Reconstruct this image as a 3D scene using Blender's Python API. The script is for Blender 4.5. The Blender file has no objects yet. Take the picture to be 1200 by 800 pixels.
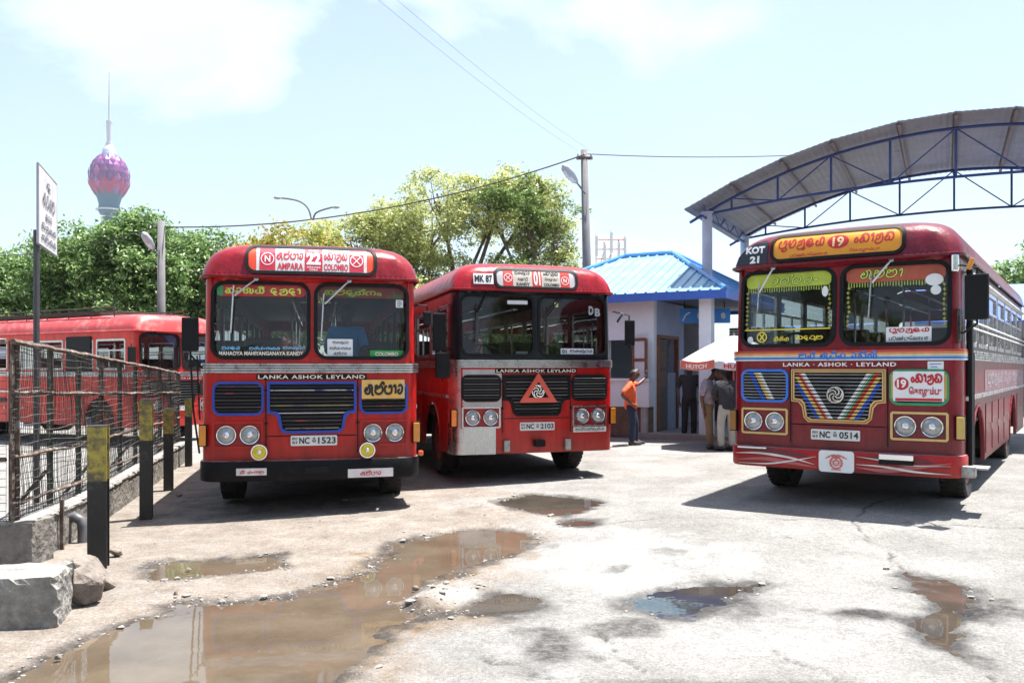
import bpy, bmesh, math, random
import numpy as np
from mathutils import Vector, Matrix, Euler

R = math.radians
random.seed(7)
rng = np.random.default_rng(7)
scn = bpy.context.scene
COL = scn.collection

# ------------------------------------------------------------------ camera
FPX, CX, HY, CH = 985.0, 600.0, 432.0, 1.64      # focal length in photo pixels, centre, horizon row, eye height
cd = bpy.data.cameras.new('camera'); cam = bpy.data.objects.new('camera', cd); COL.objects.link(cam)
cam.location = (0, 0, CH); cam.rotation_euler = (R(90), 0, 0)
cd.sensor_width = 36; cd.lens = FPX / 1200 * 36; cd.shift_y = 32 / 1200
cd.clip_start = 0.1; cd.clip_end = 6000
scn.camera = cam

# ------------------------------------------------------------------ world, sun, exposure
SUN = Vector((0.245, 0.115, 1.0)).normalized()
w = bpy.data.worlds.new('World'); scn.world = w; w.use_nodes = True
nt = w.node_tree; nt.nodes.clear()
def wn(t, **k):
    n = nt.nodes.new(t)
    for a, b in k.items(): setattr(n, a, b)
    return n
sky = wn('ShaderNodeTexSky'); sky.sky_type = 'NISHITA'; sky.sun_disc = False
sky.sun_elevation = math.asin(SUN.z); sky.sun_rotation = math.atan2(SUN.x, SUN.y)
sky.air_density = 1.0; sky.dust_density = 2.0; sky.ozone_density = 1.0; sky.altitude = 0
tc = wn('ShaderNodeTexCoord')
sep = wn('ShaderNodeSeparateXYZ'); nt.links.new(tc.outputs['Generated'], sep.inputs[0])
addz = wn('ShaderNodeMath', operation='ADD'); addz.inputs[1].default_value = 0.22; nt.links.new(sep.outputs['Z'], addz.inputs[0])
dx = wn('ShaderNodeMath', operation='DIVIDE'); nt.links.new(sep.outputs['X'], dx.inputs[0]); nt.links.new(addz.outputs[0], dx.inputs[1])
dy = wn('ShaderNodeMath', operation='DIVIDE'); nt.links.new(sep.outputs['Y'], dy.inputs[0]); nt.links.new(addz.outputs[0], dy.inputs[1])
cmb = wn('ShaderNodeCombineXYZ'); nt.links.new(dx.outputs[0], cmb.inputs[0]); nt.links.new(dy.outputs[0], cmb.inputs[1])
cmb.inputs[2].default_value = 3.7
cn = wn('ShaderNodeTexNoise'); cn.inputs['Scale'].default_value = 1.15; cn.inputs['Detail'].default_value = 7; cn.inputs['Roughness'].default_value = .55
cn.inputs['Distortion'].default_value = .35
nt.links.new(cmb.outputs[0], cn.inputs['Vector'])
cr = wn('ShaderNodeMapRange'); cr.interpolation_type = 'SMOOTHSTEP'
cr.inputs['From Min'].default_value = .50; cr.inputs['From Max'].default_value = .64
nt.links.new(cn.outputs[0], cr.inputs['Value'])
mx = wn('ShaderNodeMix', data_type='RGBA'); mx.inputs['B'].default_value = (4.0, 4.7, 5.0, 1)
mf = wn('ShaderNodeMath', operation='MULTIPLY'); mf.inputs[1].default_value = .85; nt.links.new(cr.outputs[0], mf.inputs[0])
hz = wn('ShaderNodeMapRange'); hz.interpolation_type = 'SMOOTHSTEP'      # thin high veil, thicker towards the horizon as air is
hz.inputs['From Min'].default_value = 0; hz.inputs['From Max'].default_value = .9; hz.inputs['To Min'].default_value = .30; hz.inputs['To Max'].default_value = .03
nt.links.new(sep.outputs['Z'], hz.inputs['Value'])
mxm = wn('ShaderNodeMath', operation='MAXIMUM'); nt.links.new(mf.outputs[0], mxm.inputs[0]); nt.links.new(hz.outputs[0], mxm.inputs[1])
nt.links.new(mxm.outputs[0], mx.inputs['Factor']); nt.links.new(sky.outputs[0], mx.inputs['A'])
bg = wn('ShaderNodeBackground'); bg.inputs['Strength'].default_value = 0.078
nt.links.new(mx.outputs['Result'], bg.inputs[0])
wo = wn('ShaderNodeOutputWorld'); nt.links.new(bg.outputs[0], wo.inputs[0])
sl = bpy.data.lights.new('sun', 'SUN'); sl.energy = 4.3; sl.angle = R(0.53); sl.color = (1.0, .965, .91)
so = bpy.data.objects.new('sun', sl); COL.objects.link(so); so.rotation_euler = SUN.to_track_quat('Z', 'Y').to_euler(); so.location = (6, 4, 30)
vs = scn.view_settings; vs.view_transform = 'Standard'; vs.look = 'None'; vs.exposure = 1.7; vs.gamma = 1; vs.use_curve_mapping = False
scn.cycles.use_denoising = True; scn.cycles.max_bounces = 8; scn.cycles.transparent_max_bounces = 16
scn.cycles.caustics_reflective = False; scn.cycles.caustics_refractive = False; scn.cycles.sample_clamp_indirect = 6

# ------------------------------------------------------------------ layout helpers (where a thing seen in the photo stands in the place)
def sstep(a, b, x):
    t = min(1, max(0, (x - a) / (b - a))); return t * t * (3 - 2 * t)
def zg(x, y):                                     # the yard falls gently to the left
    return (0.024 * min(6, max(-16, x)) + .022) * sstep(6.5, 9.3, y)
def gp(px, py, n=4):                              # point on the yard
    z = 0
    for _ in range(n):
        Y = FPX * (CH - z) / (py - HY); X = (px - CX) / FPX * Y; z = zg(X, Y)
    return (X, Y, z)
def at(px, py, Y):                                # point at a known distance
    return Vector(((px - CX) / FPX * Y, Y, CH - (py - HY) / FPX * Y))

# ------------------------------------------------------------------ materials
MATS = {}
def pm(name, col, rough=.5, metal=0, var=.12, vs_=5, bump=0, bs=30, coat=0, col2=None, mixs=3, mixlo=.5, mixhi=.65, spec=.5, zdirt=None, rvar=0, streak=0):
    """procedural Principled material: base colour with noise variation, a second colour in patches (wear, rust, dust), fine relief"""
    if name in MATS: return MATS[name]
    m = bpy.data.materials.new(name); m.use_nodes = True; t = m.node_tree; N = t.nodes; L = t.links
    b = N['Principled BSDF']; tc = N.new('ShaderNodeTexCoord')
    b.inputs['Roughness'].default_value = rough; b.inputs['Metallic'].default_value = metal
    b.inputs['Specular IOR Level'].default_value = spec
    if coat: b.inputs['Coat Weight'].default_value = coat; b.inputs['Coat Roughness'].default_value = .12
    n = N.new('ShaderNodeTexNoise'); n.inputs['Scale'].default_value = vs_; n.inputs['Detail'].default_value = 6; n.inputs['Roughness'].default_value = .62
    L.new(tc.outputs['Object'], n.inputs['Vector'])
    mr = N.new('ShaderNodeMapRange'); mr.inputs['From Min'].default_value = .3; mr.inputs['From Max'].default_value = .7
    mr.inputs['To Min'].default_value = 1 - var; mr.inputs['To Max'].default_value = 1 + var; L.new(n.outputs[0], mr.inputs['Value'])
    mu = N.new('ShaderNodeVectorMath'); mu.operation = 'SCALE'; mu.inputs[0].default_value = col[:3]; L.new(mr.outputs[0], mu.inputs['Scale'])
    out = mu.outputs[0]
    if col2:
        n2 = N.new('ShaderNodeTexNoise'); n2.inputs['Scale'].default_value = mixs; n2.inputs['Detail'].default_value = 9; n2.inputs['Roughness'].default_value = .7
        L.new(tc.outputs['Object'], n2.inputs['Vector'])
        r2 = N.new('ShaderNodeMapRange'); r2.inputs['From Min'].default_value = mixlo; r2.inputs['From Max'].default_value = mixhi; L.new(n2.outputs[0], r2.inputs['Value'])
        x = N.new('ShaderNodeMix'); x.data_type = 'RGBA'; x.inputs['B'].default_value = (*col2[:3], 1)
        L.new(r2.outputs[0], x.inputs['Factor']); L.new(out, x.inputs['A']); out = x.outputs['Result']
    if streak:                                     # rain streaks and sun-faded areas
        mp_ = N.new('ShaderNodeMapping'); mp_.inputs['Scale'].default_value = (13, 13, .8); L.new(tc.outputs['Object'], mp_.inputs[0])
        ns = N.new('ShaderNodeTexNoise'); ns.inputs['Scale'].default_value = 1; ns.inputs['Detail'].default_value = 7; ns.inputs['Roughness'].default_value = .7; L.new(mp_.outputs[0], ns.inputs['Vector'])
        rs = N.new('ShaderNodeMapRange'); rs.inputs['From Min'].default_value = .30; rs.inputs['From Max'].default_value = .55; rs.inputs['To Min'].default_value = 1 - streak; rs.inputs['To Max'].default_value = 1; L.new(ns.outputs[0], rs.inputs['Value'])
        ms_ = N.new('ShaderNodeVectorMath'); ms_.operation = 'SCALE'; L.new(out, ms_.inputs[0]); L.new(rs.outputs[0], ms_.inputs['Scale']); out = ms_.outputs[0]
        nf = N.new('ShaderNodeTexNoise'); nf.inputs['Scale'].default_value = 26; nf.inputs['Detail'].default_value = 4; nf.inputs['Roughness'].default_value = .8; L.new(tc.outputs['Object'], nf.inputs['Vector'])
        rf = N.new('ShaderNodeMapRange'); rf.inputs['From Min'].default_value = .68; rf.inputs['From Max'].default_value = .74; rf.inputs['To Max'].default_value = .55; L.new(nf.outputs[0], rf.inputs['Value'])
        xf = N.new('ShaderNodeMix'); xf.data_type = 'RGBA'; xf.inputs['B'].default_value = (min(1, col[0] * .5 + .20), col[1] + .16, col[2] + .16, 1); L.new(rf.outputs[0], xf.inputs['Factor']); L.new(out, xf.inputs['A']); out = xf.outputs['Result']
    if zdirt:                                      # splashed mud that thins out with height (z0 -> z1)
        z0, z1, dc, amt = zdirt
        sp = N.new('ShaderNodeSeparateXYZ'); L.new(tc.outputs['Object'], sp.inputs[0])
        zr = N.new('ShaderNodeMapRange'); zr.inputs['From Min'].default_value = z0; zr.inputs['From Max'].default_value = z1
        zr.inputs['To Min'].default_value = 1; zr.inputs['To Max'].default_value = 0; L.new(sp.outputs['Z'], zr.inputs['Value'])
        n3 = N.new('ShaderNodeTexNoise'); n3.inputs['Scale'].default_value = 14; n3.inputs['Detail'].default_value = 8; n3.inputs['Roughness'].default_value = .75
        L.new(tc.outputs['Object'], n3.inputs['Vector'])
        pr = N.new('ShaderNodeMath'); pr.operation = 'MULTIPLY'; L.new(zr.outputs[0], pr.inputs[0]); L.new(n3.outputs[0], pr.inputs[1])
        pr2 = N.new('ShaderNodeMath'); pr2.operation = 'MULTIPLY'; pr2.inputs[1].default_value = amt; L.new(pr.outputs[0], pr2.inputs[0]); pr2.use_clamp = True
        x = N.new('ShaderNodeMix'); x.data_type = 'RGBA'; x.inputs['B'].default_value = (*dc, 1)
        L.new(pr2.outputs[0], x.inputs['Factor']); L.new(out, x.inputs['A']); out = x.outputs['Result']
        rr = N.new('ShaderNodeMapRange'); rr.inputs['To Min'].default_value = rough; rr.inputs['To Max'].default_value = .85
        L.new(pr2.outputs[0], rr.inputs['Value']); L.new(rr.outputs[0], b.inputs['Roughness'])
    elif rvar:
        rr = N.new('ShaderNodeMapRange'); rr.inputs['From Min'].default_value = .3; rr.inputs['From Max'].default_value = .7
        rr.inputs['To Min'].default_value = max(.02, rough - rvar); rr.inputs['To Max'].default_value = rough + rvar
        L.new(n.outputs[0], rr.inputs['Value']); L.new(rr.outputs[0], b.inputs['Roughness'])
    L.new(out, b.inputs['Base Color'])
    if bump:
        nb = N.new('ShaderNodeTexNoise'); nb.inputs['Scale'].default_value = bs; nb.inputs['Detail'].default_value = 5
        L.new(tc.outputs['Object'], nb.inputs['Vector'])
        bp = N.new('ShaderNodeBump'); bp.inputs['Strength'].default_value = min(1, bump); bp.inputs['Distance'].default_value = .02 * max(1, bump) ** 2 * min(1, 12 / bs)
        L.new(nb.outputs[0], bp.inputs['Height']); L.new(bp.outputs[0], b.inputs['Normal'])
        if coat: L.new(bp.outputs[0], b.inputs['Coat Normal'])
    MATS[name] = m; return m

def glass(name, tint=(.75, .82, .82), refl=1.0, dirt=.12):
    if name in MATS: return MATS[name]
    m = bpy.data.materials.new(name); m.use_nodes = True; t = m.node_tree; N = t.nodes; L = t.links; N.clear()
    o = N.new('ShaderNodeOutputMaterial'); tr = N.new('ShaderNodeBsdfTransparent'); tr.inputs[0].default_value = (*tint, 1)
    gl = N.new('ShaderNodeBsdfGlossy'); gl.inputs['Roughness'].default_value = .015
    fr = N.new('ShaderNodeFresnel'); fr.inputs[0].default_value = 1.62
    tc = N.new('ShaderNodeTexCoord'); nb = N.new('ShaderNodeTexNoise'); nb.inputs['Scale'].default_value = 1.6; L.new(tc.outputs['Object'], nb.inputs['Vector'])
    bp = N.new('ShaderNodeBump'); bp.inputs['Strength'].default_value = .12; bp.inputs['Distance'].default_value = .02; L.new(nb.outputs[0], bp.inputs['Height']); L.new(bp.outputs[0], gl.inputs['Normal'])
    mul = N.new('ShaderNodeMath'); mul.operation = 'MULTIPLY'; mul.inputs[1].default_value = refl; L.new(fr.outputs[0], mul.inputs[0])
    mx = N.new('ShaderNodeMixShader'); L.new(mul.outputs[0], mx.inputs[0]); L.new(tr.outputs[0], mx.inputs[1]); L.new(gl.outputs[0], mx.inputs[2])
    df = N.new('ShaderNodeBsdfDiffuse'); df.inputs[0].default_value = (.45, .42, .38, 1)
    n2 = N.new('ShaderNodeTexNoise'); n2.inputs['Scale'].default_value = 5; n2.inputs['Detail'].default_value = 8; L.new(tc.outputs['Object'], n2.inputs['Vector'])
    r2 = N.new('ShaderNodeMapRange'); r2.inputs['From Min'].default_value = .4; r2.inputs['From Max'].default_value = .8; r2.inputs['To Max'].default_value = dirt; L.new(n2.outputs[0], r2.inputs['Value'])
    m2 = N.new('ShaderNodeMixShader'); L.new(r2.outputs[0], m2.inputs[0]); L.new(mx.outputs[0], m2.inputs[1]); L.new(df.outputs[0], m2.inputs[2])
    L.new(m2.outputs[0], o.inputs[0]); MATS[name] = m; return m

# ------------------------------------------------------------------ mesh helpers
def link(name, me, mat, parent=None, smooth=False):
    o = bpy.data.objects.new(name, me); COL.objects.link(o)
    if mat is not None and not me.materials: me.materials.append(mat)
    if smooth:
        me.polygons.foreach_set('use_smooth', [True] * len(me.polygons))
    if parent is not None: o.parent = parent
    return o
def empty(name, loc=(0, 0, 0), rz=0):
    o = bpy.data.objects.new(name, None); COL.objects.link(o); o.location = loc; o.rotation_euler = (0, 0, rz); o.empty_display_size = .2
    return o
def tag(o, label=None, cat=None, group=None, kind=None):
    if label: o['label'] = label
    if cat: o['category'] = cat
    if group: o['group'] = group
    if kind: o['kind'] = kind
    return o

class MB:
    def __init__(s): s.v = []; s.f = []
    def add(s, vs, fs):
        k = len(s.v); s.v += [tuple(p) for p in vs]; s.f += [tuple(i + k for i in f) for f in fs]; return s
    def box(s, c, d, rz=0, rx=0, ry=0, taper=1.0):
        a, b, e = d[0] / 2, d[1] / 2, d[2] / 2
        P = [Vector((x * a * (taper if z > 0 else 1), y * b * (taper if z > 0 else 1), z * e)) for z in (-1, 1) for x, y in ((-1, -1), (1, -1), (1, 1), (-1, 1))]
        if rz or rx or ry:
            M = Euler((rx, ry, rz)).to_matrix(); P = [M @ p for p in P]
        c = Vector(c)
        return s.add([p + c for p in P], [(3, 2, 1, 0), (4, 5, 6, 7), (0, 1, 5, 4), (1, 2, 6, 5), (2, 3, 7, 6), (3, 0, 4, 7)])
    def cbox(s, c, d, ch=.01, rz=0, rx=0, ry=0):   # box with chamfered edges
        bm = bmesh.new(); bmesh.ops.create_cube(bm, size=1)
        for v in bm.verts: v.co = Vector((v.co.x * d[0], v.co.y * d[1], v.co.z * d[2]))
        bmesh.ops.bevel(bm, geom=bm.edges[:], offset=ch, segments=2, affect='EDGES', profile=.6)
        M = Euler((rx, ry, rz)).to_matrix(); c = Vector(c)
        bm.verts.index_update()
        s.add([M @ v.co + c for v in bm.verts], [[v.index for v in f.verts] for f in bm.faces]); bm.free(); return s
    def tube(s, pts, r, n=8, caps=True):
        pts = [Vector(p) for p in pts]; m = len(pts)
        rr = r if isinstance(r, (list, tuple)) else [r] * m
        k = len(s.v); up = None
        for i, p in enumerate(pts):
            t = (pts[min(i + 1, m - 1)] - pts[max(i - 1, 0)])
            if t.length < 1e-9: t = Vector((0, 0, 1))
            t.normalize()
            if up is None:
                up = Vector((0, 0, 1)) if abs(t.z) < .9 else Vector((1, 0, 0))
            a = t.cross(up)
            if a.length < 1e-6: a = t.orthogonal()
            a.normalize(); b = t.cross(a); up = -b if False else up
            for j in range(n):
                g = 2 * math.pi * j / n
                s.v.append(tuple(p + a * (rr[i] * math.cos(g)) + b * (rr[i] * math.sin(g))))
        for i in range(m - 1):
            for j in range(n):
                q = (j + 1) % n
                s.f.append((k + i * n + j, k + i * n + q, k + (i + 1) * n + q, k + (i + 1) * n + j))
        if caps:
            s.f.append(tuple(k + j for j in range(n))[::-1]); s.f.append(tuple(k + (m - 1) * n + j for j in range(n)))
        return s
    def lathe(s, prof, c=(0, 0, 0), n=20, axis='z', cap=True):
        k = len(s.v); c = Vector(c)
        for r, h in prof:
            for j in range(n):
                g = 2 * math.pi * j / n; x, y = r * math.cos(g), r * math.sin(g)
                p = (x, y, h) if axis == 'z' else ((h, x, y) if axis == 'x' else (x, h, y))
                s.v.append(tuple(Vector(p) + c))
        m = len(prof)
        for i in range(m - 1):
            for j in range(n):
                q = (j + 1) % n
                f = (k + i * n + j, k + i * n + q, k + (i + 1) * n + q, k + (i + 1) * n + j)
                s.f.append(f if axis != 'y' else f[::-1])
        if cap:
            s.f.append(tuple(k + j for j in range(n))[::-1]); s.f.append(tuple(k + (m - 1) * n + j for j in range(n)))
        return s
    def loft(s, rings, closed=False):
        k = len(s.v); n = len(rings[0])
        for r in rings: s.v += [tuple(p) for p in r]
        for i in range(len(rings) - 1):
            for j in range(n if closed else n - 1):
                q = (j + 1) % n
                s.f.append((k + i * n + j, k + i * n + q, k + (i + 1) * n + q, k + (i + 1) * n + j))
        return s
    def prism(s, poly, fn, d0, d1):                 # poly 2D, fn(u,v,d) -> 3D
        n = len(poly); k = len(s.v)
        s.v += [tuple(fn(u, v, d0)) for u, v in poly] + [tuple(fn(u, v, d1)) for u, v in poly]
        s.f += [tuple(range(k, k + n))[::-1], tuple(range(k + n, k + 2 * n))]
        s.f += [(k + i, k + (i + 1) % n, k + n + (i + 1) % n, k + n + i) for i in range(n)]
        return s
    def build(s, name, mat, parent=None, smooth=False, auto=None):
        me = bpy.data.meshes.new(name); me.from_pydata(s.v, [], s.f); me.validate(); me.update()
        o = link(name, me, mat, parent, smooth)
        if auto: sharp(me, auto)
        return o
def sharp(me, deg=35):
    bm = bmesh.new(); bm.from_mesh(me); bmesh.ops.recalc_face_normals(bm, faces=bm.faces[:])
    for f in bm.faces: f.smooth = True
    for e in bm.edges:
        if len(e.link_faces) == 2 and e.calc_face_angle(0) > R(deg): e.smooth = False
    bm.to_mesh(me); bm.free()

def rrect(u0, u1, v0, v1, r, n=5):
    P = []
    for cx, cy, a in ((u1 - r, v1 - r, 0), (u0 + r, v1 - r, 90), (u0 + r, v0 + r, 180), (u1 - r, v0 + r, 270)):
        for i in range(n + 1):
            g = R(a + 90 * i / n); P.append((cx + r * math.cos(g), cy + r * math.sin(g)))
    return P
def inset(poly, d):
    """move an outline inwards by d (counter-clockwise polygons)"""
    n = len(poly); out = []
    for i in range(n):
        p0, p1, p2 = Vector(poly[i - 1]), Vector(poly[i]), Vector(poly[(i + 1) % n])
        a = (p1 - p0); b = (p2 - p1)
        if a.length < 1e-7: a = b
        if b.length < 1e-7: b = a
        a.normalize(); b.normalize()
        na, nb = Vector((-a.y, a.x)), Vector((-b.y, b.x)); m = na + nb
        if m.length < 1e-6: m = na
        m.normalize(); out.append(tuple(p1 + m * (d / max(.35, m.dot(na)))))
    return out
def plate(poly, holes, d0, d1, fn, du=None, dv=None, smooth=False):
    """a sheet cut to an outline with holes, d0..d1 thick (d1 None: no thickness), laid on a curved surface fn(u,v,d)"""
    bm = bmesh.new(); E_ = []
    for L in [poly] + list(holes):
        vs = [bm.verts.new((u, v, d0)) for u, v in L]
        E_ += [bm.edges.new((vs[i], vs[(i + 1) % len(vs)])) for i in range(len(vs))]
    if holes: bmesh.ops.triangle_fill(bm, use_beauty=True, use_dissolve=False, edges=E_)
    else: bm.faces.new([v for v in bm.verts])
    if d1 is not None:
        r = bmesh.ops.extrude_face_region(bm, geom=bm.faces[:])
        for v in [g for g in r['geom'] if isinstance(g, bmesh.types.BMVert)]: v.co.z = d1
    us = [p[0] for p in poly]; vs_ = [p[1] for p in poly]
    for st, lo, hi, ax in ((du, min(us), max(us), 0), (dv, min(vs_), max(vs_), 1)):
        if not st: continue
        k = math.ceil(lo / st + 1e-6)
        while k * st < hi - 1e-6:
            co = [0, 0, 0]; no = [0, 0, 0]; co[ax] = k * st; no[ax] = 1
            bmesh.ops.bisect_plane(bm, geom=bm.verts[:] + bm.edges[:] + bm.faces[:], dist=1e-6, plane_co=co, plane_no=no); k += 1
    for v in bm.verts: v.co = fn(v.co.x, v.co.y, v.co.z)
    bmesh.ops.recalc_face_normals(bm, faces=bm.faces[:])
    me = bpy.data.meshes.new('plate'); bm.to_mesh(me); bm.free(); return me

# ------------------------------------------------------------------ writing
def text2d(body, bold=0.0, shear=0.0, space=1.0):
    c = bpy.data.curves.new('t', 'FONT'); c.body = body; c.size = 1; c.offset = bold; c.shear = shear; c.space_character = space; c.resolution_u = 3
    o = bpy.data.objects.new('t', c); me = o.to_mesh()
    V = [(v.co.x, v.co.y) for v in me.vertices]; F = [tuple(p.vertices) for p in me.polygons]
    o.to_mesh_clear(); bpy.data.objects.remove(o); bpy.data.curves.remove(c); return V, F
GL = {  # hand-drawn strokes for the Sinhala letters on the boards: (advance, strokes)
'අ': (1.2, [[(.40, .52), (.28, .68), (.12, .52), (.24, .40), (.42, .52)], [(.12, .52), (.06, .28), (.25, .02), (.55, .05), (.68, .35), (.62, .72), (.45, .88)], [(.45, .88), (.75, 1.), (.95, .75), (.92, .25), (1.02, -.12), (1.14, -.02)]]),
'ම': (1.1, [[(.36, .7), (.22, .95), (.06, .75), (.2, .55), (.4, .68), (.42, .9)], [(.1, .6), (.06, .25), (.3, .0), (.7, .02), (.98, .3), (.95, .7), (.75, .95), (.58, .8), (.66, .6)]]),
'ප': (1.05, [[(.3, .72), (.16, .88), (.06, .55), (.15, .12), (.5, .0), (.85, .12), (.95, .55), (.85, .9), (.66, .88), (.62, .62)]]),
'ර': (.75, [[(.12, .78), (.35, 1.), (.6, .8), (.6, .35), (.35, .02), (.1, .15), (.12, .4), (.35, .45)]]),
'ක': (1.15, [[(.5, .28), (.35, .5), (.12, .42), (.06, .15), (.25, .0), (.48, .12), (.5, .45), (.35, .75), (.15, .72), (.4, 1.), (.85, .92), (1.05, .5), (.95, .1), (.75, .02), (.62, .2)]]),
'ළ': (1., [[(.08, .55), (.3, .78), (.55, .6), (.5, .32), (.2, .2), (.08, .0), (.3, -.25), (.7, -.2), (.9, .1), (.85, .6), (.7, .9), (.5, .85)]]),
'ඹ': (1.1, [[(.32, .35), (.18, .55), (.06, .3), (.2, .02), (.5, .1), (.55, .5)], [(.5, .12), (.8, .0), (1., .3), (.95, .75), (.6, 1.), (.2, .92), (.25, .7), (.45, .75)]]),
'ස': (1.02, [[(.3, .4), (.12, .5), (.06, .2), (.25, .0), (.45, .2), (.45, .6), (.3, .9), (.1, .85)], [(.45, .25), (.65, .0), (.9, .2), (.92, .65), (.7, .95), (.5, .8)]]),
'ණ': (1.25, [[(.35, .55), (.2, .7), (.06, .4), (.2, .05), (.45, .05), (.52, .35), (.45, .8), (.62, 1.), (.8, .75), (.78, .1), (.95, .0), (1.12, .3), (1.05, .85)]]),
'ය': (1.05, [[(.3, .5), (.12, .6), (.06, .25), (.25, .0), (.5, .1), (.55, .5), (.5, .85)], [(.53, .2), (.75, .0), (.95, .3), (.9, .8), (.68, 1.), (.5, .88)]]),
'ද': (.85, [[(.6, .82), (.3, .98), (.06, .6), (.15, .2), (.45, .1), (.62, .3), (.45, .48), (.33, .15), (.45, -.22), (.75, -.2)]]),
'න': (1.05, [[(.35, .55), (.2, .7), (.06, .4), (.2, .05), (.48, .05), (.55, .35), (.48, .8), (.7, 1.), (.95, .75), (.95, .3), (.75, .02)]]),
'ග': (1.1, [[(.3, .1), (.1, .05), (.06, .5), (.3, .9), (.55, .7), (.55, .05)], [(.55, .7), (.78, .98), (1., .7), (1., .2), (.8, .02)]]),
'ඔ': (1.05, [[(.5, .42), (.35, .6), (.22, .42), (.38, .22), (.66, .32), (.7, .7), (.45, .95), (.1, .75), (.06, .3), (.35, .0), (.75, .05), (.96, .32)]]),
'ඬ': (1.05, [[(.3, .8), (.12, .85), (.06, .5), (.25, .4), (.4, .52), (.28, .12), (.55, .0), (.85, .2), (.92, .7), (.7, 1.), (.5, .85), (.6, .65)]]),
'ත': (.95, [[(.55, .35), (.4, .55), (.25, .38), (.45, .18), (.75, .38), (.7, .8), (.4, 1.), (.1, .7), (.1, .25), (.4, .0), (.85, .06)]]),
'හ': (1.05, [[(.35, .45), (.15, .55), (.06, .2), (.3, .0), (.55, .25), (.45, .75), (.25, .92)], [(.52, .6), (.75, .8), (.95, .5), (.9, .0)]]),
'ව': (1., [[(.3, .42), (.12, .55), (.06, .2), (.3, .0), (.7, .05), (.9, .4), (.8, .85), (.5, 1.), (.2, .85)]]),
'ල': (1., [[(.28, .35), (.12, .5), (.06, .2), (.25, .0), (.45, .2), (.4, .6), (.55, .95), (.85, .8), (.92, .3), (.7, .0), (.55, .15)]]),
'ශ': (1.05, [[(.1, .9), (.06, .4), (.25, .05), (.5, .2), (.5, .6), (.3, .65)], [(.5, .3), (.75, .0), (.95, .3), (.9, .8), (.6, 1.), (.3, .95)]]),
'ඟ': (1.2, [[(.3, .1), (.1, .05), (.06, .5), (.3, .9), (.55, .7), (.55, .05)], [(.55, .7), (.8, .98), (1.05, .7), (1.02, .2), (.8, .02), (.7, .2)]]),
'ට': (.85, [[(.75, .8), (.4, 1.), (.08, .65), (.1, .2), (.4, .0), (.7, .15), (.72, .42), (.5, .5), (.4, .32)]]),
'ා': (.42, [[(.02, .72), (.18, .98), (.3, .72), (.28, .0)]]),
'ෙ': (.55, [[(.42, .42), (.24, .6), (.06, .34), (.2, .04), (.44, .1), (.46, .4)]]),
'ං': (.4, [[(.3, .45), (.18, .6), (.06, .45), (.18, .3), (.3, .45)]]),
'්': (0, [[(-.45, 1.02), (-.25, 1.3), (-.05, 1.18), (-.18, 1.02)]]),
'ි': (0, [[(-.85, .98), (-.5, 1.3), (-.12, .98)]]),
'ී': (0, [[(-.85, .98), (-.5, 1.3), (-.12, 1.05), (-.25, .95), (-.3, 1.1)]]),
'ු': (0, [[(-.18, .05), (-.05, -.18), (-.25, -.34), (-.42, -.22)]]),
'ූ': (0, [[(-.25, .05), (-.05, -.15), (-.3, -.38), (-.6, -.3), (-.55, -.18), (-.4, -.22)]]),
' ': (.5, []),
}
def crom(P, k=4):
    out = []
    n = len(P)
    for i in range(n - 1):
        p0, p1, p2, p3 = P[max(0, i - 1)], P[i], P[i + 1], P[min(n - 1, i + 2)]
        for j in range(k):
            t = j / k
            out.append(tuple(.5 * (2 * b + (c - a) * t + (2 * a - 5 * b + 4 * c - d) * t * t + (3 * b - a - 3 * c + d) * t ** 3) for a, b, c, d in zip(p0, p1, p2, p3)))
    out.append(tuple(P[-1])); return out
def ribbon(P, w):
    V = []; F = []
    n = len(P)
    for i in range(n):
        a = Vector(P[max(0, i - 1)]); b = Vector(P[min(n - 1, i + 1)]); t = b - a
        if t.length < 1e-9: t = Vector((1, 0))
        t.normalize(); m = Vector((-t.y, t.x)) * w / 2; p = Vector(P[i])
        V += [tuple(p + m), tuple(p - m)]
    for i in range(n - 1): F.append((2 * i, 2 * i + 1, 2 * i + 3, 2 * i + 2))
    return V, F
def sinh2d(body, stroke=.16, shear=0.0):
    V = []; F = []; x = 0
    for ch in body:
        if ch not in GL: continue
        adv, st = GL[ch]
        for s in st:
            P = crom([(x + p[0] + shear * p[1], p[1]) for p in s], 4)
            v, f = ribbon(P, stroke); k = len(V); V += v; F += [tuple(i + k for i in q) for q in f]
        x += adv + (.1 if adv else 0)
    return V, F
def fit2d(VF, u0, u1, v0, v1):
    V, F = VF; xs = [p[0] for p in V]; ys = [p[1] for p in V]
    sx = (u1 - u0) / (max(xs) - min(xs)); sy = (v1 - v0) / (max(ys) - min(ys))
    return [(u0 + (x - min(xs)) * sx, v0 + (y - min(ys)) * sy) for x, y in V], F
def circle2d(cu, cv, r, w, n=24):
    P = [(cu + r * math.cos(2 * math.pi * i / n), cv + r * math.sin(2 * math.pi * i / n)) for i in range(n + 1)]
    return ribbon(P, w)
def line2d(a, b, w): return ribbon([a, b], w)
def merge2d(*L):
    V = []; F = []
    for v, f in L:
        k = len(V); V += list(v); F += [tuple(i + k for i in q) for q in f]
    return V, F
def each2d(*L): return list(L)
def words2d(VF, gap):
    """one inscription cut into its words"""
    V, F = VF; fs = sorted(F, key=lambda f: min(V[i][0] for i in f)); groups = []; hi = -1e9
    for f in fs:
        if min(V[i][0] for i in f) > hi + gap: groups.append([])
        groups[-1].append(f); hi = max(hi, max(V[i][0] for i in f))
    out = []
    for g in groups:
        ids = sorted({i for f in g for i in f}); k = {i: n for n, i in enumerate(ids)}; out.append(([V[i] for i in ids], [tuple(k[i] for i in f) for f in g]))
    return out
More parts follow.
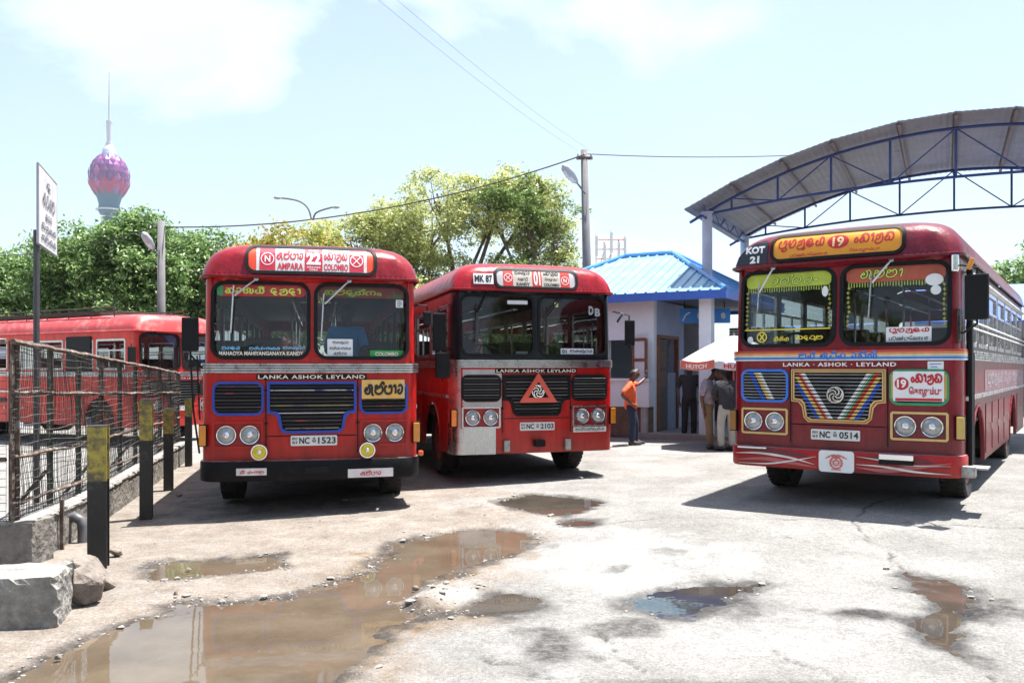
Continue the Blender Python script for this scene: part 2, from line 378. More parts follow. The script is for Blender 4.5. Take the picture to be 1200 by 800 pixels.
def decal(name, VF, fn, d, mat, parent):
    if isinstance(VF, list):
        for q in VF: decal(name, q, fn, d, mat, parent)
        return
    V, F = VF; me = bpy.data.meshes.new(name)
    if max(v for _, v in V) > 2.73 and fn.__name__ == 'fm':       # follow the curve of the roof front
        me.from_pydata([(u, v, 0) for u, v in V], [], F); bm = bmesh.new(); bm.from_mesh(me); lo = min(v for _, v in V); hi = max(v for _, v in V); z = lo + .03
        while z < hi:
            bmesh.ops.bisect_plane(bm, geom=bm.verts[:] + bm.edges[:] + bm.faces[:], dist=1e-6, plane_co=(0, z, 0), plane_no=(0, 1, 0)); z += .03
        for v in bm.verts: v.co = fn(v.co.x, v.co.y, d)
        bm.to_mesh(me); bm.free()
    else:
        me.from_pydata([tuple(fn(u, v, d)) for u, v in V], [], F)
    me.update()
    return link(name, me, mat, parent)
# ------------------------------------------------------------------ the yard: one sheet, dense where the camera sees it close
def hash2(ix, iy, s):
    n = (ix.astype(np.int64) * 374761393 + iy.astype(np.int64) * 668265263 + s * 974634777) & 0x7fffffff
    n = ((n ^ (n >> 13)) * 1274126177) & 0x7fffffff
    return ((n ^ (n >> 16)) & 0xffff) / 65535.0
def vn(x, y, s=0):
    ix = np.floor(x); iy = np.floor(y); fx = x - ix; fy = y - iy; fx = fx * fx * (3 - 2 * fx); fy = fy * fy * (3 - 2 * fy)
    a = hash2(ix, iy, s); b = hash2(ix + 1, iy, s); c = hash2(ix, iy + 1, s); d = hash2(ix + 1, iy + 1, s)
    return (a * (1 - fx) + b * fx) * (1 - fy) + (c * (1 - fx) + d * fx) * fy
def fbm(x, y, s=0, o=4):
    r = 0; a = .5; t = 0
    for i in range(o): r = r + a * vn(x * 2 ** i, y * 2 ** i, s + i * 17); t += a; a *= .5
    return r / t
def np_ss(a, b, x):
    t = np.clip((x - a) / (b - a), 0, 1); return t * t * (3 - 2 * t)
def sdist(x, y, P):
    d = np.full(x.shape, 1e9); ins = np.zeros(x.shape, bool); n = len(P)
    for i in range(n):
        (ax, ay), (bx, by) = P[i], P[(i + 1) % n]
        ex, ey = bx - ax, by - ay; t = np.clip(((x - ax) * ex + (y - ay) * ey) / (ex * ex + ey * ey + 1e-12), 0, 1)
        d = np.minimum(d, np.hypot(x - ax - t * ex, y - ay - t * ey))
        c = ((ay > y) != (by > y)) & (x < (bx - ax) * (y - ay) / (by - ay + 1e-12) + ax); ins ^= c
    return np.where(ins, -d, d)
def lined(x, y, P):
    d = np.full(x.shape, 1e9)
    for (ax, ay), (bx, by) in zip(P[:-1], P[1:]):
        ex, ey = bx - ax, by - ay; t = np.clip(((x - ax) * ex + (y - ay) * ey) / (ex * ex + ey * ey + 1e-12), 0, 1)
        d = np.minimum(d, np.hypot(x - ax - t * ex, y - ay - t * ey))
    return d
def G2(L): return [gp(*p)[:2] for p in L]
def spread_axis(lo, hi, st, far):
    a = list(np.arange(lo, hi, st)); s = st; x = hi
    while x < far: a.append(x); s *= 1.22; x += s
    b = []; s = st * 1.22; x = lo - s
    while x > -far: b.append(x); s *= 1.22; x -= s
    return np.array(sorted(b) + a)
xs = spread_axis(-6.6, 8.2, .03, 2500); ys = spread_axis(3.6, 12.6, .03, 2500)
X, Y = np.meshgrid(xs, ys); near = (np.abs(X) < 14) & (Y > 1) & (Y < 24)
base = (0.024 * np.clip(X, -16, 6) + .022) * np_ss(6.5, 9.3, Y)
rough = (fbm(X * 1.1, Y * 1.1, 3, 3) - .5) * .012 + (fbm(X * 9, Y * 9, 9, 3) - .5) * .006 * near
POND = {
 'big': [(8, 800), (10, 795), (60, 775), (115, 747), (165, 727), (210, 707), (260, 705), (340, 700), (380, 685), (440, 667), (465, 635), (500, 627), (550, 620), (600, 620), (624, 628), (595, 647), (525, 672), (468, 705), (490, 717), (525, 719), (450, 735), (415, 765), (380, 797), (340, 830), (0, 850)],
 'mud': [(548, 714), (565, 699), (590, 694), (624, 701), (618, 710), (590, 717), (558, 719)],
 'left': [(170, 667), (200, 658), (260, 657), (325, 650), (324, 663), (285, 668), (250, 671), (205, 678), (173, 675)],
 'back': [(581, 589), (619, 580), (667, 581), (703, 586), (690, 592), (681, 600), (656, 604), (613, 598)],
 'back_small': [(660, 612), (680, 608), (702, 610), (690, 616), (668, 616)],
 'mid': [(728, 703), (755, 698), (782, 690), (830, 686), (886, 685), (852, 697), (824, 712), (802, 723), (770, 721), (736, 712)],
 'crack': [(1062, 672), (1093, 678), (1127, 690), (1130, 714), (1111, 730), (1109, 757), (1080, 744), (1065, 728), (1091, 719), (1102, 704), (1072, 690)],
 }
wob = (fbm(X * 3.2, Y * 3.2, 21, 4) - .5) * .26 + (fbm(X * 9, Y * 9, 5, 3) - .5) * .13
SD = {}; Z = base + rough; wetd = np.full(X.shape, 9.0); WL = {}
for k, L in POND.items():
    P = G2(L); s = sdist(X, Y, P) + wob * (1.0 if k == 'big' else .55); SD[k] = s; wetd = np.minimum(wetd, s)
    cx_, cy_ = np.mean(np.array(P), 0); lv = zg(cx_, cy_) - (.016 if k == 'big' else .009); WL[k] = lv
    prof = lv + np.where(s < 0, np.maximum(s * .16, -.045), s * .10) + (fbm(X * 10, Y * 10, 31, 3) - .5) * .026 * (np.abs(s) < .5)
    m = np_ss(.02, .5, s); Z = np.where(near, prof * (1 - m) + Z * m, Z)
# the gravel bar between the two pools, cracks and joints
isl = sdist(X, Y, G2([(466, 708), (490, 690), (530, 680), (572, 682), (576, 690), (540, 702), (505, 716), (480, 716)])) + wob * .3
Z = Z + np.where(near, .035 * (1 - np_ss(-.12, .05, isl)), 0)
crk = np.full(X.shape, 9.)
jit = (fbm(X * 6, Y * 6, 77, 3) - .5) * .16
for L in ([(562, 760), (580, 775), (640, 792), (720, 799)], [(1000, 612), (1012, 628), (1040, 648), (1064, 672)], [(1109, 757), (1135, 772), (1160, 792), (1175, 810)],
          [(700, 742), (720, 756), (722, 768), (755, 785)], [(880, 607), (960, 609), (1060, 612), (1240, 620)], [(690, 616), (780, 606), (880, 607)], [(1000, 612), (1020, 590), (1060, 580)], [(905, 760), (960, 790), (1000, 830)]):
    crk = np.minimum(crk, lined(X + jit, Y + jit * .7, G2(L)))
Z = Z - np.where(near, .014 * (1 - np_ss(.002, .022, crk)), 0)
def blob(px, py, rx, ry, s):
    cx_, cy_, _ = gp(px, py); kx = rx / FPX * cy_; ky = abs(gp(px, py - ry)[1] - gp(px, py + ry)[1]) / 2
    return 1 - np_ss(.45, 1.15, np.hypot((X - cx_) / kx, (Y - cy_) / ky) + (fbm(X * 4, Y * 4, s, 4) - .5) * 1.5)
dirt = 1 - np_ss(-.35, .35, sdist(X, Y, G2([(-300, 900), (-300, 700), (20, 640), (130, 600), (200, 545), (300, 535), (480, 560), (600, 576), (650, 600), (640, 632), (585, 668), (575, 720), (500, 745), (420, 800), (380, 900)])) + (fbm(X * 2.2, Y * 2.2, 41, 5) - .5) * 1.1)
white = np.clip(blob(760, 655, 130, 38, 50) + blob(520, 696, 55, 16, 51) * .9 + blob(640, 765, 90, 26, 52) * .8 + blob(900, 740, 110, 30, 53) * .6 + blob(560, 588, 70, 9, 54) * .5, 0, 1)
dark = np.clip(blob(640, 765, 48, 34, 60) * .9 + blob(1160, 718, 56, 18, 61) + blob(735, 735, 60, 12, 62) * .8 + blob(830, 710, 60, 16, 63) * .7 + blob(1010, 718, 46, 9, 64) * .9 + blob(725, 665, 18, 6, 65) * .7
               + blob(650, 640, 20, 5, 66) * .6 + blob(790, 645, 25, 5, 67) * .5 + blob(1140, 770, 30, 30, 68) * .7 + blob(860, 800, 170, 7, 69) * .5 + blob(330, 580, 130, 22, 70) * .55 + blob(600, 550, 90, 10, 71) * .5, 0, 1)  # the broad thin strip nearest the camera paints in a cast shadow
dark = np.maximum(dark, .9 * (1 - np_ss(.002, .024, crk)) * np_ss(.3, .5, fbm(X * 3, Y * 3, 91, 3)))
dark = np.maximum(dark, np.where(isl < .1, 0, 1) * .65 * (1 - np_ss(.0, .16, wetd)) * (wetd > -.5) * np_ss(.35, .6, fbm(X * 5, Y * 5, 88, 3)))
ochre = (1 - np_ss(-.05, .3, np.abs(SD['big'] - .1) + (fbm(X * 5, Y * 5, 43, 4) - .5) * .5)) * np_ss(-1.1, -.3, X + .35 * (Y - 4)) * (Y < 7.5)
nv = X.size; nx, ny = len(xs), len(ys)
def grid_mesh(name, Xa, Ya, Za, cells=None):
    me = bpy.data.meshes.new(name); co = np.stack([Xa.ravel(), Ya.ravel(), Za.ravel()], 1).astype(np.float32)
    i = np.arange(nx - 1)[None, :] + np.arange(ny - 1)[:, None] * nx
    q = np.stack([i, i + 1, i + 1 + nx, i + nx], -1).reshape(-1, 4)
    if cells is not None:
        q = q[cells.ravel()]; u, inv = np.unique(q, return_inverse=True); co = co[u]; q = inv.reshape(-1, 4)
    me.vertices.add(len(co)); me.vertices.foreach_set('co', co.ravel())
    me.loops.add(q.size); me.loops.foreach_set('vertex_index', q.ravel().astype(np.int32))
    me.polygons.add(len(q)); me.polygons.foreach_set('loop_start', (np.arange(len(q)) * 4).astype(np.int32)); me.polygons.foreach_set('loop_total', np.full(len(q), 4, np.int32))
    me.polygons.foreach_set('use_smooth', np.ones(len(q), bool)); me.update(calc_edges=True); return me
me = grid_mesh('ground', X, Y, Z)
ca = me.color_attributes.new('wear', 'FLOAT_COLOR', 'POINT')
ca.data.foreach_set('color', np.stack([dirt, white, dark, np.clip(ochre, 0, 1)], -1).reshape(-1, 4).astype(np.float32).ravel())
wet = np.clip((1 - np_ss(.03, .17, wetd + (fbm(X * 6, Y * 6, 123, 4) - .5) * .22)) + .9 * blob(1010, 717, 44, 7, 64) + .5 * blob(850, 704, 60, 14, 63) + .7 * blob(600, 715, 50, 14, 72), 0, 1)
cw_ = me.color_attributes.new('damp', 'FLOAT_COLOR', 'POINT'); cw_.data.foreach_set('color', np.stack([wet] * 3 + [np.ones_like(wet)], -1).reshape(-1, 4).astype(np.float32).ravel())
gm = bpy.data.materials.new('worn_concrete'); gm.use_nodes = True; t = gm.node_tree; N = t.nodes; L = t.links; b = N['Principled BSDF']
b.inputs['Specular IOR Level'].default_value = .25
tc = N.new('ShaderNodeTexCoord'); at_ = N.new('ShaderNodeVertexColor'); at_.layer_name = 'wear'; sp = N.new('ShaderNodeSeparateColor'); L.new(at_.outputs[0], sp.inputs[0])
def nz(scale, det=8, ro=.65):
    n = N.new('ShaderNodeTexNoise'); n.inputs['Scale'].default_value = scale; n.inputs['Detail'].default_value = det; n.inputs['Roughness'].default_value = ro; L.new(tc.outputs['Object'], n.inputs['Vector']); return n.outputs[0]
def mrng(v, a, b_, c=0, d=1):
    n = N.new('ShaderNodeMapRange'); n.inputs['From Min'].default_value = a; n.inputs['From Max'].default_value = b_; n.inputs['To Min'].default_value = c; n.inputs['To Max'].default_value = d; L.new(v, n.inputs['Value']); return n.outputs[0]
def mix(f, a, b_):
    n = N.new('ShaderNodeMix'); n.data_type = 'RGBA'
    L.new(f, n.inputs['Factor'])
    for k, v in (('A', a), ('B', b_)):
        if isinstance(v, tuple): n.inputs[k].default_value = (*v, 1)
        else: L.new(v, n.inputs[k])
    return n.outputs['Result']
def math2(op, a, b_):
    n = N.new('ShaderNodeMath'); n.operation = op
    for i, v in enumerate((a, b_)):
        if isinstance(v, (int, float)): n.inputs[i].default_value = v
        else: L.new(v, n.inputs[i])
    n.use_clamp = True; return n.outputs[0]
c0 = mix(mrng(nz(.9, 9), .38, .62), (.30, .29, .272), (.41, .40, .38))
c0 = mix(mrng(nz(60, 4, .7), .45, .68, 0, .55), c0, (.16, .157, .15))                       # exposed aggregate
c0 = mix(mrng(nz(2.7, 10, .75), .60, .72, 0, .45), c0, (.115, .112, .108))                    # worn spots
c0 = mix(mrng(nz(150, 2, .6), .62, .70, 0, .8), c0, (.47, .465, .45))
dn = mix(mrng(nz(3.1, 9, .7), .35, .65), (.27, .222, .18), (.42, .365, .315)); dn = mix(mrng(nz(45, 5, .7), .45, .7, 0, .6), dn, (.15, .12, .095))
dn = mix(mrng(nz(85, 3, .6), .60, .68, 0, .7), dn, (.42, .395, .37))
c1 = mix(math2('MULTIPLY', sp.outputs[0], mrng(nz(5, 8, .7), .25, .55, .35, 1)), c0, dn)
c1 = mix(math2('MULTIPLY', sp.outputs[1], mrng(nz(7, 8, .7), .32, .58, .25, 1)), c1, (.45, .445, .43))
oc = mix(mrng(nz(9, 6), .35, .65), (.14, .085, .035), (.25, .17, .085)); c1 = mix(math2('MULTIPLY', at_.outputs[1], mrng(nz(8, 8, .75), .42, .6)), c1, oc)
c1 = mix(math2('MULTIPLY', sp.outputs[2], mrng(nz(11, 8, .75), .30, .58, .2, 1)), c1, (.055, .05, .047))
def scl(col, f):
    n = N.new('ShaderNodeVectorMath'); n.operation = 'SCALE'; L.new(col, n.inputs[0]); L.new(f, n.inputs['Scale']); return n.outputs[0]
c1 = scl(c1, mrng(nz(48, 5, .8), .32, .66, .55, 1.08)); c1 = scl(c1, mrng(nz(1.1, 7, .6), .35, .65, .86, 1.08)); c1 = scl(c1, mrng(nz(16, 6, .7), .36, .60, .80, 1.03))
dv_ = N.new('ShaderNodeVertexColor'); dv_.layer_name = 'damp'; dp2 = N.new('ShaderNodeSeparateColor'); L.new(dv_.outputs[0], dp2.inputs[0])
dampf = math2('MULTIPLY', dp2.outputs[0], mrng(nz(13, 6, .7), .28, .5, .3, 1))
c1 = scl(c1, mrng(dampf, 0, 1, 1, .42))
L.new(c1, b.inputs['Base Color']); L.new(mrng(dampf, 0, 1, .88, .35), b.inputs['Roughness'])
bp = N.new('ShaderNodeBump'); bp.inputs['Strength'].default_value = .85; bp.inputs['Distance'].default_value = .02
hs = N.new('ShaderNodeMath'); hs.operation = 'ADD'; L.new(nz(38, 8, .75), hs.inputs[0]); L.new(nz(110, 3, .6), hs.inputs[1]); L.new(hs.outputs[0], bp.inputs['Height']); L.new(bp.outputs[0], b.inputs['Normal'])
ground = link('ground', me, gm); tag(ground, 'cracked pale concrete bus yard with brown dirt and rain puddles', 'ground', kind='structure')
# water
def water(nm, ca__, cb__):
  global N, L, tc
  wm = bpy.data.materials.new(nm); wm.use_nodes = True; t = wm.node_tree; N = t.nodes; L = t.links; b = N['Principled BSDF']
  tc = N.new('ShaderNodeTexCoord'); b.inputs['Roughness'].default_value = .02; b.inputs['IOR'].default_value = 1.33; b.inputs['Specular IOR Level'].default_value = .62
  L.new(mix(mrng(nz(1.6, 5), .35, .65), ca__, cb__), b.inputs['Base Color'])
  bp = N.new('ShaderNodeBump'); bp.inputs['Strength'].default_value = .05; bp.inputs['Distance'].default_value = .01; L.new(nz(6, 2), bp.inputs['Height']); L.new(bp.outputs[0], b.inputs['Normal'])
  return wm
W_MUD = water('muddy_water', (.080, .060, .041), (.118, .092, .066)); W_CLR = water('clear_rain_water', (.022, .020, .018), (.05, .043, .036)); W_SLT = water('silty_water', (.045, .038, .031), (.075, .062, .050))
WLAB = {'big': 'long muddy puddle reflecting the fence and bus 22', 'mud': 'shallow brown pool beside the white gravel bar', 'left': 'small brown puddle near the kerb posts', 'back': 'brown puddle in front of bus 01',
        'back_small': 'tiny brown puddle just in front of the puddle by bus 01', 'mid': 'sky reflecting puddle in the middle of the concrete', 'crack': 'narrow crooked puddle in the cracked concrete by the crack'}
for k, s in SD.items():
    c = (s[:-1, :-1] < .3) & near[:-1, :-1] & (s[:-1, :-1] <= wetd[:-1, :-1] + 1e-9)
    c &= ~((X[:-1, :-1] < -7) | (Y[:-1, :-1] > 13))
    wme = grid_mesh('puddle', X, Y, np.full(X.shape, WL[k]), c)
    o = link('puddle_water', wme, {'mid': W_CLR, 'crack': W_SLT, 'mud': W_SLT, 'back': W_SLT, 'back_small': W_SLT}.get(k, W_MUD)); tag(o, WLAB[k], 'puddle', kind='structure')
# loose stones
def stones(name, pts, sizes, mat, seed):
    rr = np.random.default_rng(seed); bm = bmesh.new(); bmesh.ops.create_icosphere(bm, subdivisions=1, radius=1)
    V0 = np.array([v.co[:] for v in bm.verts]); bm.verts.index_update(); F0 = [[v.index for v in f.verts] for f in bm.faces]; bm.free()
    V = []; F = []
    for i, (p, s) in enumerate(zip(pts, sizes)):
        v = V0 * (1 + rr.uniform(-.35, .35, (len(V0), 1))) * np.array([rr.uniform(.7, 1.3), rr.uniform(.7, 1.3), rr.uniform(.35, .75)]) * s
        a = rr.uniform(0, 6.28); ca_, sa = math.cos(a), math.sin(a)
        v = np.stack([v[:, 0] * ca_ - v[:, 1] * sa, v[:, 0] * sa + v[:, 1] * ca_, v[:, 2]], 1) + np.array(p)
        k = len(V); V += [tuple(q) for q in v]; F += [tuple(j + k for j in f) for f in F0]
    me = bpy.data.meshes.new(name); me.from_pydata(V, [], F); me.update(); return link(name, me, mat)
stone_m = pm('gravel_stone', (.24, .22, .20), .9, var=.35, vs_=3, bump=.4, bs=60)
j = rng.integers(0, nx, 120000); i = rng.integers(0, ny, 120000)
xx, yy, zz, ss, ii, dd = X[i, j], Y[i, j], Z[i, j], wetd[i, j], isl[i, j], dirt[i, j]
prob = np.where(ii < .03, .30, np.where((ss > -.04) & (ss < .16), .16 + .30 * (dd > .4), np.where((ss > 0) & (dd > .5), .02, .002 * (ss > 0))))
clump = vn(xx * 2.3, yy * 2.3, 99); prob = prob * np.where(ii < .03, 1, np.clip((clump - .35) * 2.6, 0, 2))
sel = (rng.random(len(xx)) < prob) & (np.abs(xx) < 8) & (yy > 3.9) & (yy < 12)
sel = np.where(sel)[0][:9000]
sz = .006 + .012 * rng.random(len(sel)) ** 3 + .022 * (rng.random(len(sel)) < .035)
g = stones('gravel', list(zip(xx[sel] + rng.uniform(-.015, .015, len(sel)), yy[sel] + rng.uniform(-.015, .015, len(sel)), zz[sel] + sz * .2)), sz, stone_m, 4)
tag(g, 'loose pale gravel and concrete crumbs around the puddles', 'gravel', kind='stuff')
# ------------------------------------------------------------------ bus builder
BW, BR = 1.22, .16
ZB, Z1, Z2, ZGT, ZTOP = .41, 1.622, 1.739, 2.722, 3.13     # sill, belt strip, gutter, roof crown
BL, AXF, AXR = 9.3, 1.46, 6.55
def bow(u, r=.16):
    a = abs(u); y = .05 * min(1.0, (a / 1.06) ** 2)
    if a > 1.06: q = min(a - 1.06, r * .995); y += r - math.sqrt(r * r - q * q)
    return y
def df(t): return .085 * t + .225 * t ** 7
def fm(u, z, d):
    if z <= 1.70: y = bow(u)
    elif z <= ZGT: y = bow(u, .13 if abs(u) < 1.189 else .16) + .06 * (z - 1.70) / (ZGT - 1.70)
    else: y = bow(u, .3) - .02 + df((z - ZGT) / (ZTOP - ZGT))
    return (u, y - d, z)
def plan(w, r, dy, yb=.35, n=6, mm=14):
    P = [(-w, yb)]
    for i in range(n + 1):
        g = R(180 + 90 * i / n); P.append((-w + r + r * math.cos(g), r + .05 + r * math.sin(g) + dy))
    for i in range(1, mm):
        u = (-1 + 2 * i / mm) * (w - r); P.append((u, .05 * (u / (w - r)) ** 2 + dy))
    P += [(-x, y) for x, y in P[:n + 2][::-1]]
    return P
black = pm('black_rubber', (.007, .007, .008), .6, var=.3, spec=.22)
steel = pm('bare_aluminium', (.52, .52, .53), .30, 1, var=.15, vs_=9, bump=.25, bs=4, rvar=.12)
chrome = pm('chrome', (.75, .75, .76), .13, 1, var=.08)
lens = pm('lamp_lens', (.30, .31, .32), .10, .35, var=.35, vs_=22, coat=.7, bump=.5, bs=70)
reflector = pm('lamp_reflector', (.8, .8, .8), .12, 1, var=.1)
yellow_l = pm('yellow_lens', (.60, .48, .01), .12, 0, var=.25, vs_=30, coat=.8, bump=.3, bs=50)
amber = pm('amber_lens', (.62, .22, .015), .25, 0, var=.15, coat=.5)
orange_l = pm('orange_lens', (.75, .10, .01), .25, 0, coat=.5)
tyre_m = pm('tyre_rubber', (.014, .013, .013), .85, var=.4, vs_=6, col2=(.09, .075, .06), mixs=4, mixlo=.5, mixhi=.8)
rim_m = pm('wheel_rim', (.20, .05, .04), .6, .2, var=.3, col2=(.12, .1, .08), mixs=6)
under_m = pm('chassis_grime', (.03, .027, .024), .9, var=.4)
seat_m = pm('seat_vinyl', (.10, .035, .03), .5, var=.25)
inner_m = pm('interior_lining', (.07, .066, .062), .8, var=.2)
glass_m = glass('bus_windscreen', (.62, .68, .70), .75, .015)
sglass_m = glass('bus_side_window', (.50, .55, .55), 1.1, .05)
white_p = pm('white_paint', (.72, .72, .70), .5, var=.08)
white_t = pm('white_letter', (.80, .80, .78), .5, var=.04)
red_t = pm('red_letter', (.50, .012, .025), .5, var=.06)
black_t = pm('black_letter', (.012, .012, .014), .5, var=.1)
plate_m = pm('number_plate_white', (.66, .66, .65), .4, var=.06)
lime_t = pm('lime_letter', (.55, .72, .10), .5, var=.1)
blue_t = pm('blue_letter', (.02, .16, .60), .5, var=.1)
yel_t = pm('yellow_letter', (.78, .62, .04), .5, var=.1)
paper_m = pm('white_card', (.74, .75, .76), .7, var=.06)
cream_t = pm('cream_letter', (.80, .72, .58), .5, var=.05)

def sub(name, me, mat, parent, sm=None):
    o = link(name, me, mat, parent)
    if sm: sharp(me, sm)
    return o
def wheel(parent, x, y, side, dual=False):
    W = .27; Rr = .5
    for k in ((0, 1) if dual else (0,)):
        xo = x - side * k * .31
        prof = [(.30, -.10), (.36, -.125), (.46, -.135), (.485, -.115), (.5, -.09), (.5, .09), (.485, .115), (.46, .135), (.36, .125), (.30, .10)]
        mb = MB(); mb.lathe(prof, (xo, y, Rr), 40, 'x', cap=False)
        for q in range(40):                        # tread blocks on the shoulders
            g = 2 * math.pi * q / 40
            for s in (-1, 1):
                mb.box((xo + s * .085, y + .5 * math.cos(g), Rr + .5 * math.sin(g)), (.07, .012, .05), rx=g + math.pi / 2 - math.pi / 2)
        t = mb.build('wheel', tyre_m, parent, auto=40)
        rp = [(.0, side * .02), (.10, side * .02), (.11, side * .07), (.16, side * .07), (.17, side * .01), (.26, side * .0), (.28, side * .10), (.31, side * .115)]
        rm = MB().lathe(rp, (xo, y, Rr), 28, 'x', cap=False).build('rim', rim_m, t, auto=40)
        nb = MB()
        for q in range(8):
            g = 2 * math.pi * q / 8; nb.lathe([(.018, side * .0), (.018, side * .04), (.0, side * .045)], (xo, y + .215 * math.cos(g), Rr + .215 * math.sin(g)), 6, 'x')
        nb.build('wheel_nut', steel, t)
def bolt_row(mb, pts, r=.009):
    for u, z in pts:
        mb.box(fm(u, z, .012), (r * 2, .012, r * 2))

def bus(c):
    """c: dict of colours and fittings; local origin under the middle of the front, x to the viewer's right, y to the rear"""
    zz = zg(c['x'], c['y']) if 'z' not in c else c['z']
    root = empty('bus', (c['x'], c['y'], zz), c['a'])
    root.scale = (1, 1, 1); tag(root, c['label'], 'bus', 'buses parked in the yard')
    paint, roofp = c['paint'], c.get('roof', c['paint']); kind = c['kind']
    # --- lower body
    MBd = MB()
    zs = [ZB, ZB + .06, .75, 1.1, 1.4, Z1 + .01]
    MBd.loft([[(x, y, z) for x, y in plan(BW, BR, 0 if z > .5 else .015)] for z in zs])
    body = MBd.build('front_panel', paint, root, auto=30)
    def arch(y0, r=.60, zc=.5):
        P = []
        a0 = math.asin((ZB - zc) / r)
        for i in range(15):
            g = math.pi - a0 - (math.pi - 2 * a0) * i / 14
            P.append((y0 + r * math.cos(g), zc + r * math.sin(g)))
        return P
    side_poly = [(.35, ZB)] + arch(AXF) + arch(AXR) + [(BL, ZB), (BL, Z1 + .01), (.35, Z1 + .01)]
    nwin = 7; wy0, wp = .52, 1.24
    holes = []
    for k in range(nwin):
        holes.append(rrect(wy0 + k * wp, wy0 + k * wp + 1.10, Z2 + .06, 2.52, .05, 3))
    upper_poly = [(.35, Z2 - .01), (BL, Z2 - .01), (BL, ZGT + .01), (.35, ZGT + .01)]
    for s in (-1, 1):
        sm = lambda y, z, d, s=s: (s * (BW + d), y, z)
        sidep = sub('side_panel', plate(side_poly, [], 0, -.03, sm), paint, root)
        su = lambda y, z, d, s=s: (s * (1.19 + d), y, z)
        wall = sub('side_window_band', plate(upper_poly, holes, 0, -.04, su), c.get('band', paint), root)
        for k in range(nwin):
            y0, y1 = wy0 + k * wp, wy0 + k * wp + 1.10
            fr = sub('side_window', plate(rrect(y0 - .015, y1 + .015, Z2 + .045, 2.535, .06, 3), [rrect(y0 + .035, y1 - .035, Z2 + .095, 2.485, .03, 3)], .006, -.03, su), steel if c.get('alu') else black, root)
            if not (c.get('openwin') and k in c['openwin'] and s == c.get('openside', -1)):
                sub('pane', plate([(y0 + .02, Z2 + .08), (y1 - .02, Z2 + .08), (y1 - .02, 2.5), (y0 + .02, 2.5)], [], -.018, None, su), sglass_m, fr)
            mbw = MB(); mbw.box((s * 1.185, (y0 + y1) / 2, 2.26), (.03, 1.03, .03)); mbw.box((s * 1.183, (y0 + y1) / 2 + .05, 2.03), (.026, .03, .43))
            mbw.build('window_bar', steel if c.get('alu') else black, fr)
            if c.get('rails') and s == 1:
                rb = MB()
                for zr in (1.98, 2.05): rb.tube([(s * 1.235, y0 - .06, zr), (s * 1.235, y1 + .06, zr)], .012, 6)
                rb.build('guard_rail', white_p, fr)
            if c.get('rails') and s == 1:
                MB().box((s * 1.215, (y0 + y1) / 2, 2.57), (.07, 1.16, .02), ry=R(-18) * s).build('rain_visor', white_p, fr)
        # belt strip, lower rail, wheel arch lips, hatches
        mb = MB()
        for q in range(4): mb.box((s * (BW + .008), (.33 + BL) / 2, Z1 + .016 + q * .0285), (.022, BL - .33, .022))
        mb.build('belt_strip', steel, root)
        MB().box((s * (BW + .010), (.36 + BL) / 2, 1.215), (.028, BL - .36, .045)).build('side_rail', steel, root)
        for ax in (AXF, AXR):
            A = arch(ax, .615); mb = MB().tube([(s * (BW + .004), y, z) for y, z in A], .016, 6); mb.build('wheel_arch', paint, root)
        for (h0, h1, za, zb) in ((2.3, 2.95, .48, 1.1), (3.1, 3.85, .48, 1.1), (4.0, 4.75, .48, 1.1), (4.9, 5.6, .48, 1.1), (7.5, 8.4, .48, 1.1)):
            hp = sub('hatch', plate(rrect(h0, h1, za, zb, .04, 3), [], .010, .0, sm), paint, root)
            MB().box((s * (BW + .016), h1 - .08, (za + zb) / 2), (.02, .03, .09)).build('handle', steel, hp)
        if c.get('sidetext') and s == 1:
            sub('side_stripe', plate([(2.2, 1.25), (BL - .2, 1.25), (BL - .2, 1.52), (2.2, 1.52)], [], .004, None, sm), pm('faded_band', (.26, .11, .14), .45, .0, var=.3, col2=(.30, .20, .22), mixs=4), root)
            # written to be read by someone facing the side
            V, F = fit2d(sinh2d('පුඬළුඔය කොළඹ මහනුවර', .18), 2.5, 8.6, 1.29, 1.49)
            decal('side_lettering', (V, F), lambda u, v, d, s=s: (s * (BW + d), u, v), .007, pm('faded_side_letter', (.42, .36, .38), .6, var=.3), root)
    if c.get('door_gap'):
        MB().cbox((BW + .03, .43, 1.52), (.06, .13, 2.15), .02).cbox((BW + .05, .52, 1.1), (.03, .05, 1.2), .01).build('entrance_door', black, root)
    # rear and floor
    sub('rear_panel', plate([(-BW, ZB), (BW, ZB), (1.19, ZGT), (-1.19, ZGT)], [rrect(-1.0, 1.0, 1.75, 2.5, .08)], 0, -.03, lambda u, v, d: (u, BL + d, v)), paint, root)
    MB().box((0, BL / 2 + .1, .93), (2.36, BL - .3, .05)).build('floor', under_m, root)
    mb = MB()
    for s in (-1, 1): mb.box((s * .45, BL / 2, .68), (.09, BL - .6, .22))
    for ax in (AXF, AXR): mb.box((0, ax, .5), (1.7, .14, .14))
    mb.lathe([(.24, -.16), (.28, 0), (.24, .16)], (0, AXR, .52), 14, 'y'); mb.box((.1, 1.3, .72), (.7, 1.1, .4))
    for s in (-1, 1): mb.box((s * .9, 4.0, .62), (.5, 1.3, .34))
    mb.build('chassis', under_m, root)
    if kind != 4 or True:
        wheel(root, -1.0, AXF, -1); wheel(root, 1.0, AXF, 1); wheel(root, -1.02, AXR, -1, True); wheel(root, 1.02, AXR, 1, True)
    # --- windscreen frame with two openings and rounded corner posts
    wsL = rrect(-1.10, -.04, 1.80, 2.655, .13); wsR = rrect(.04, 1.10, 1.80, 2.655, .13)
    sub('windscreen_surround', plate(rrect(-1.12, 1.12, Z2 - .02, ZGT + .01, .001, 1), [wsL, wsR], 0, -.03, fm, .1, .2), c.get('wsframe', paint), root, 40)
    rows = []
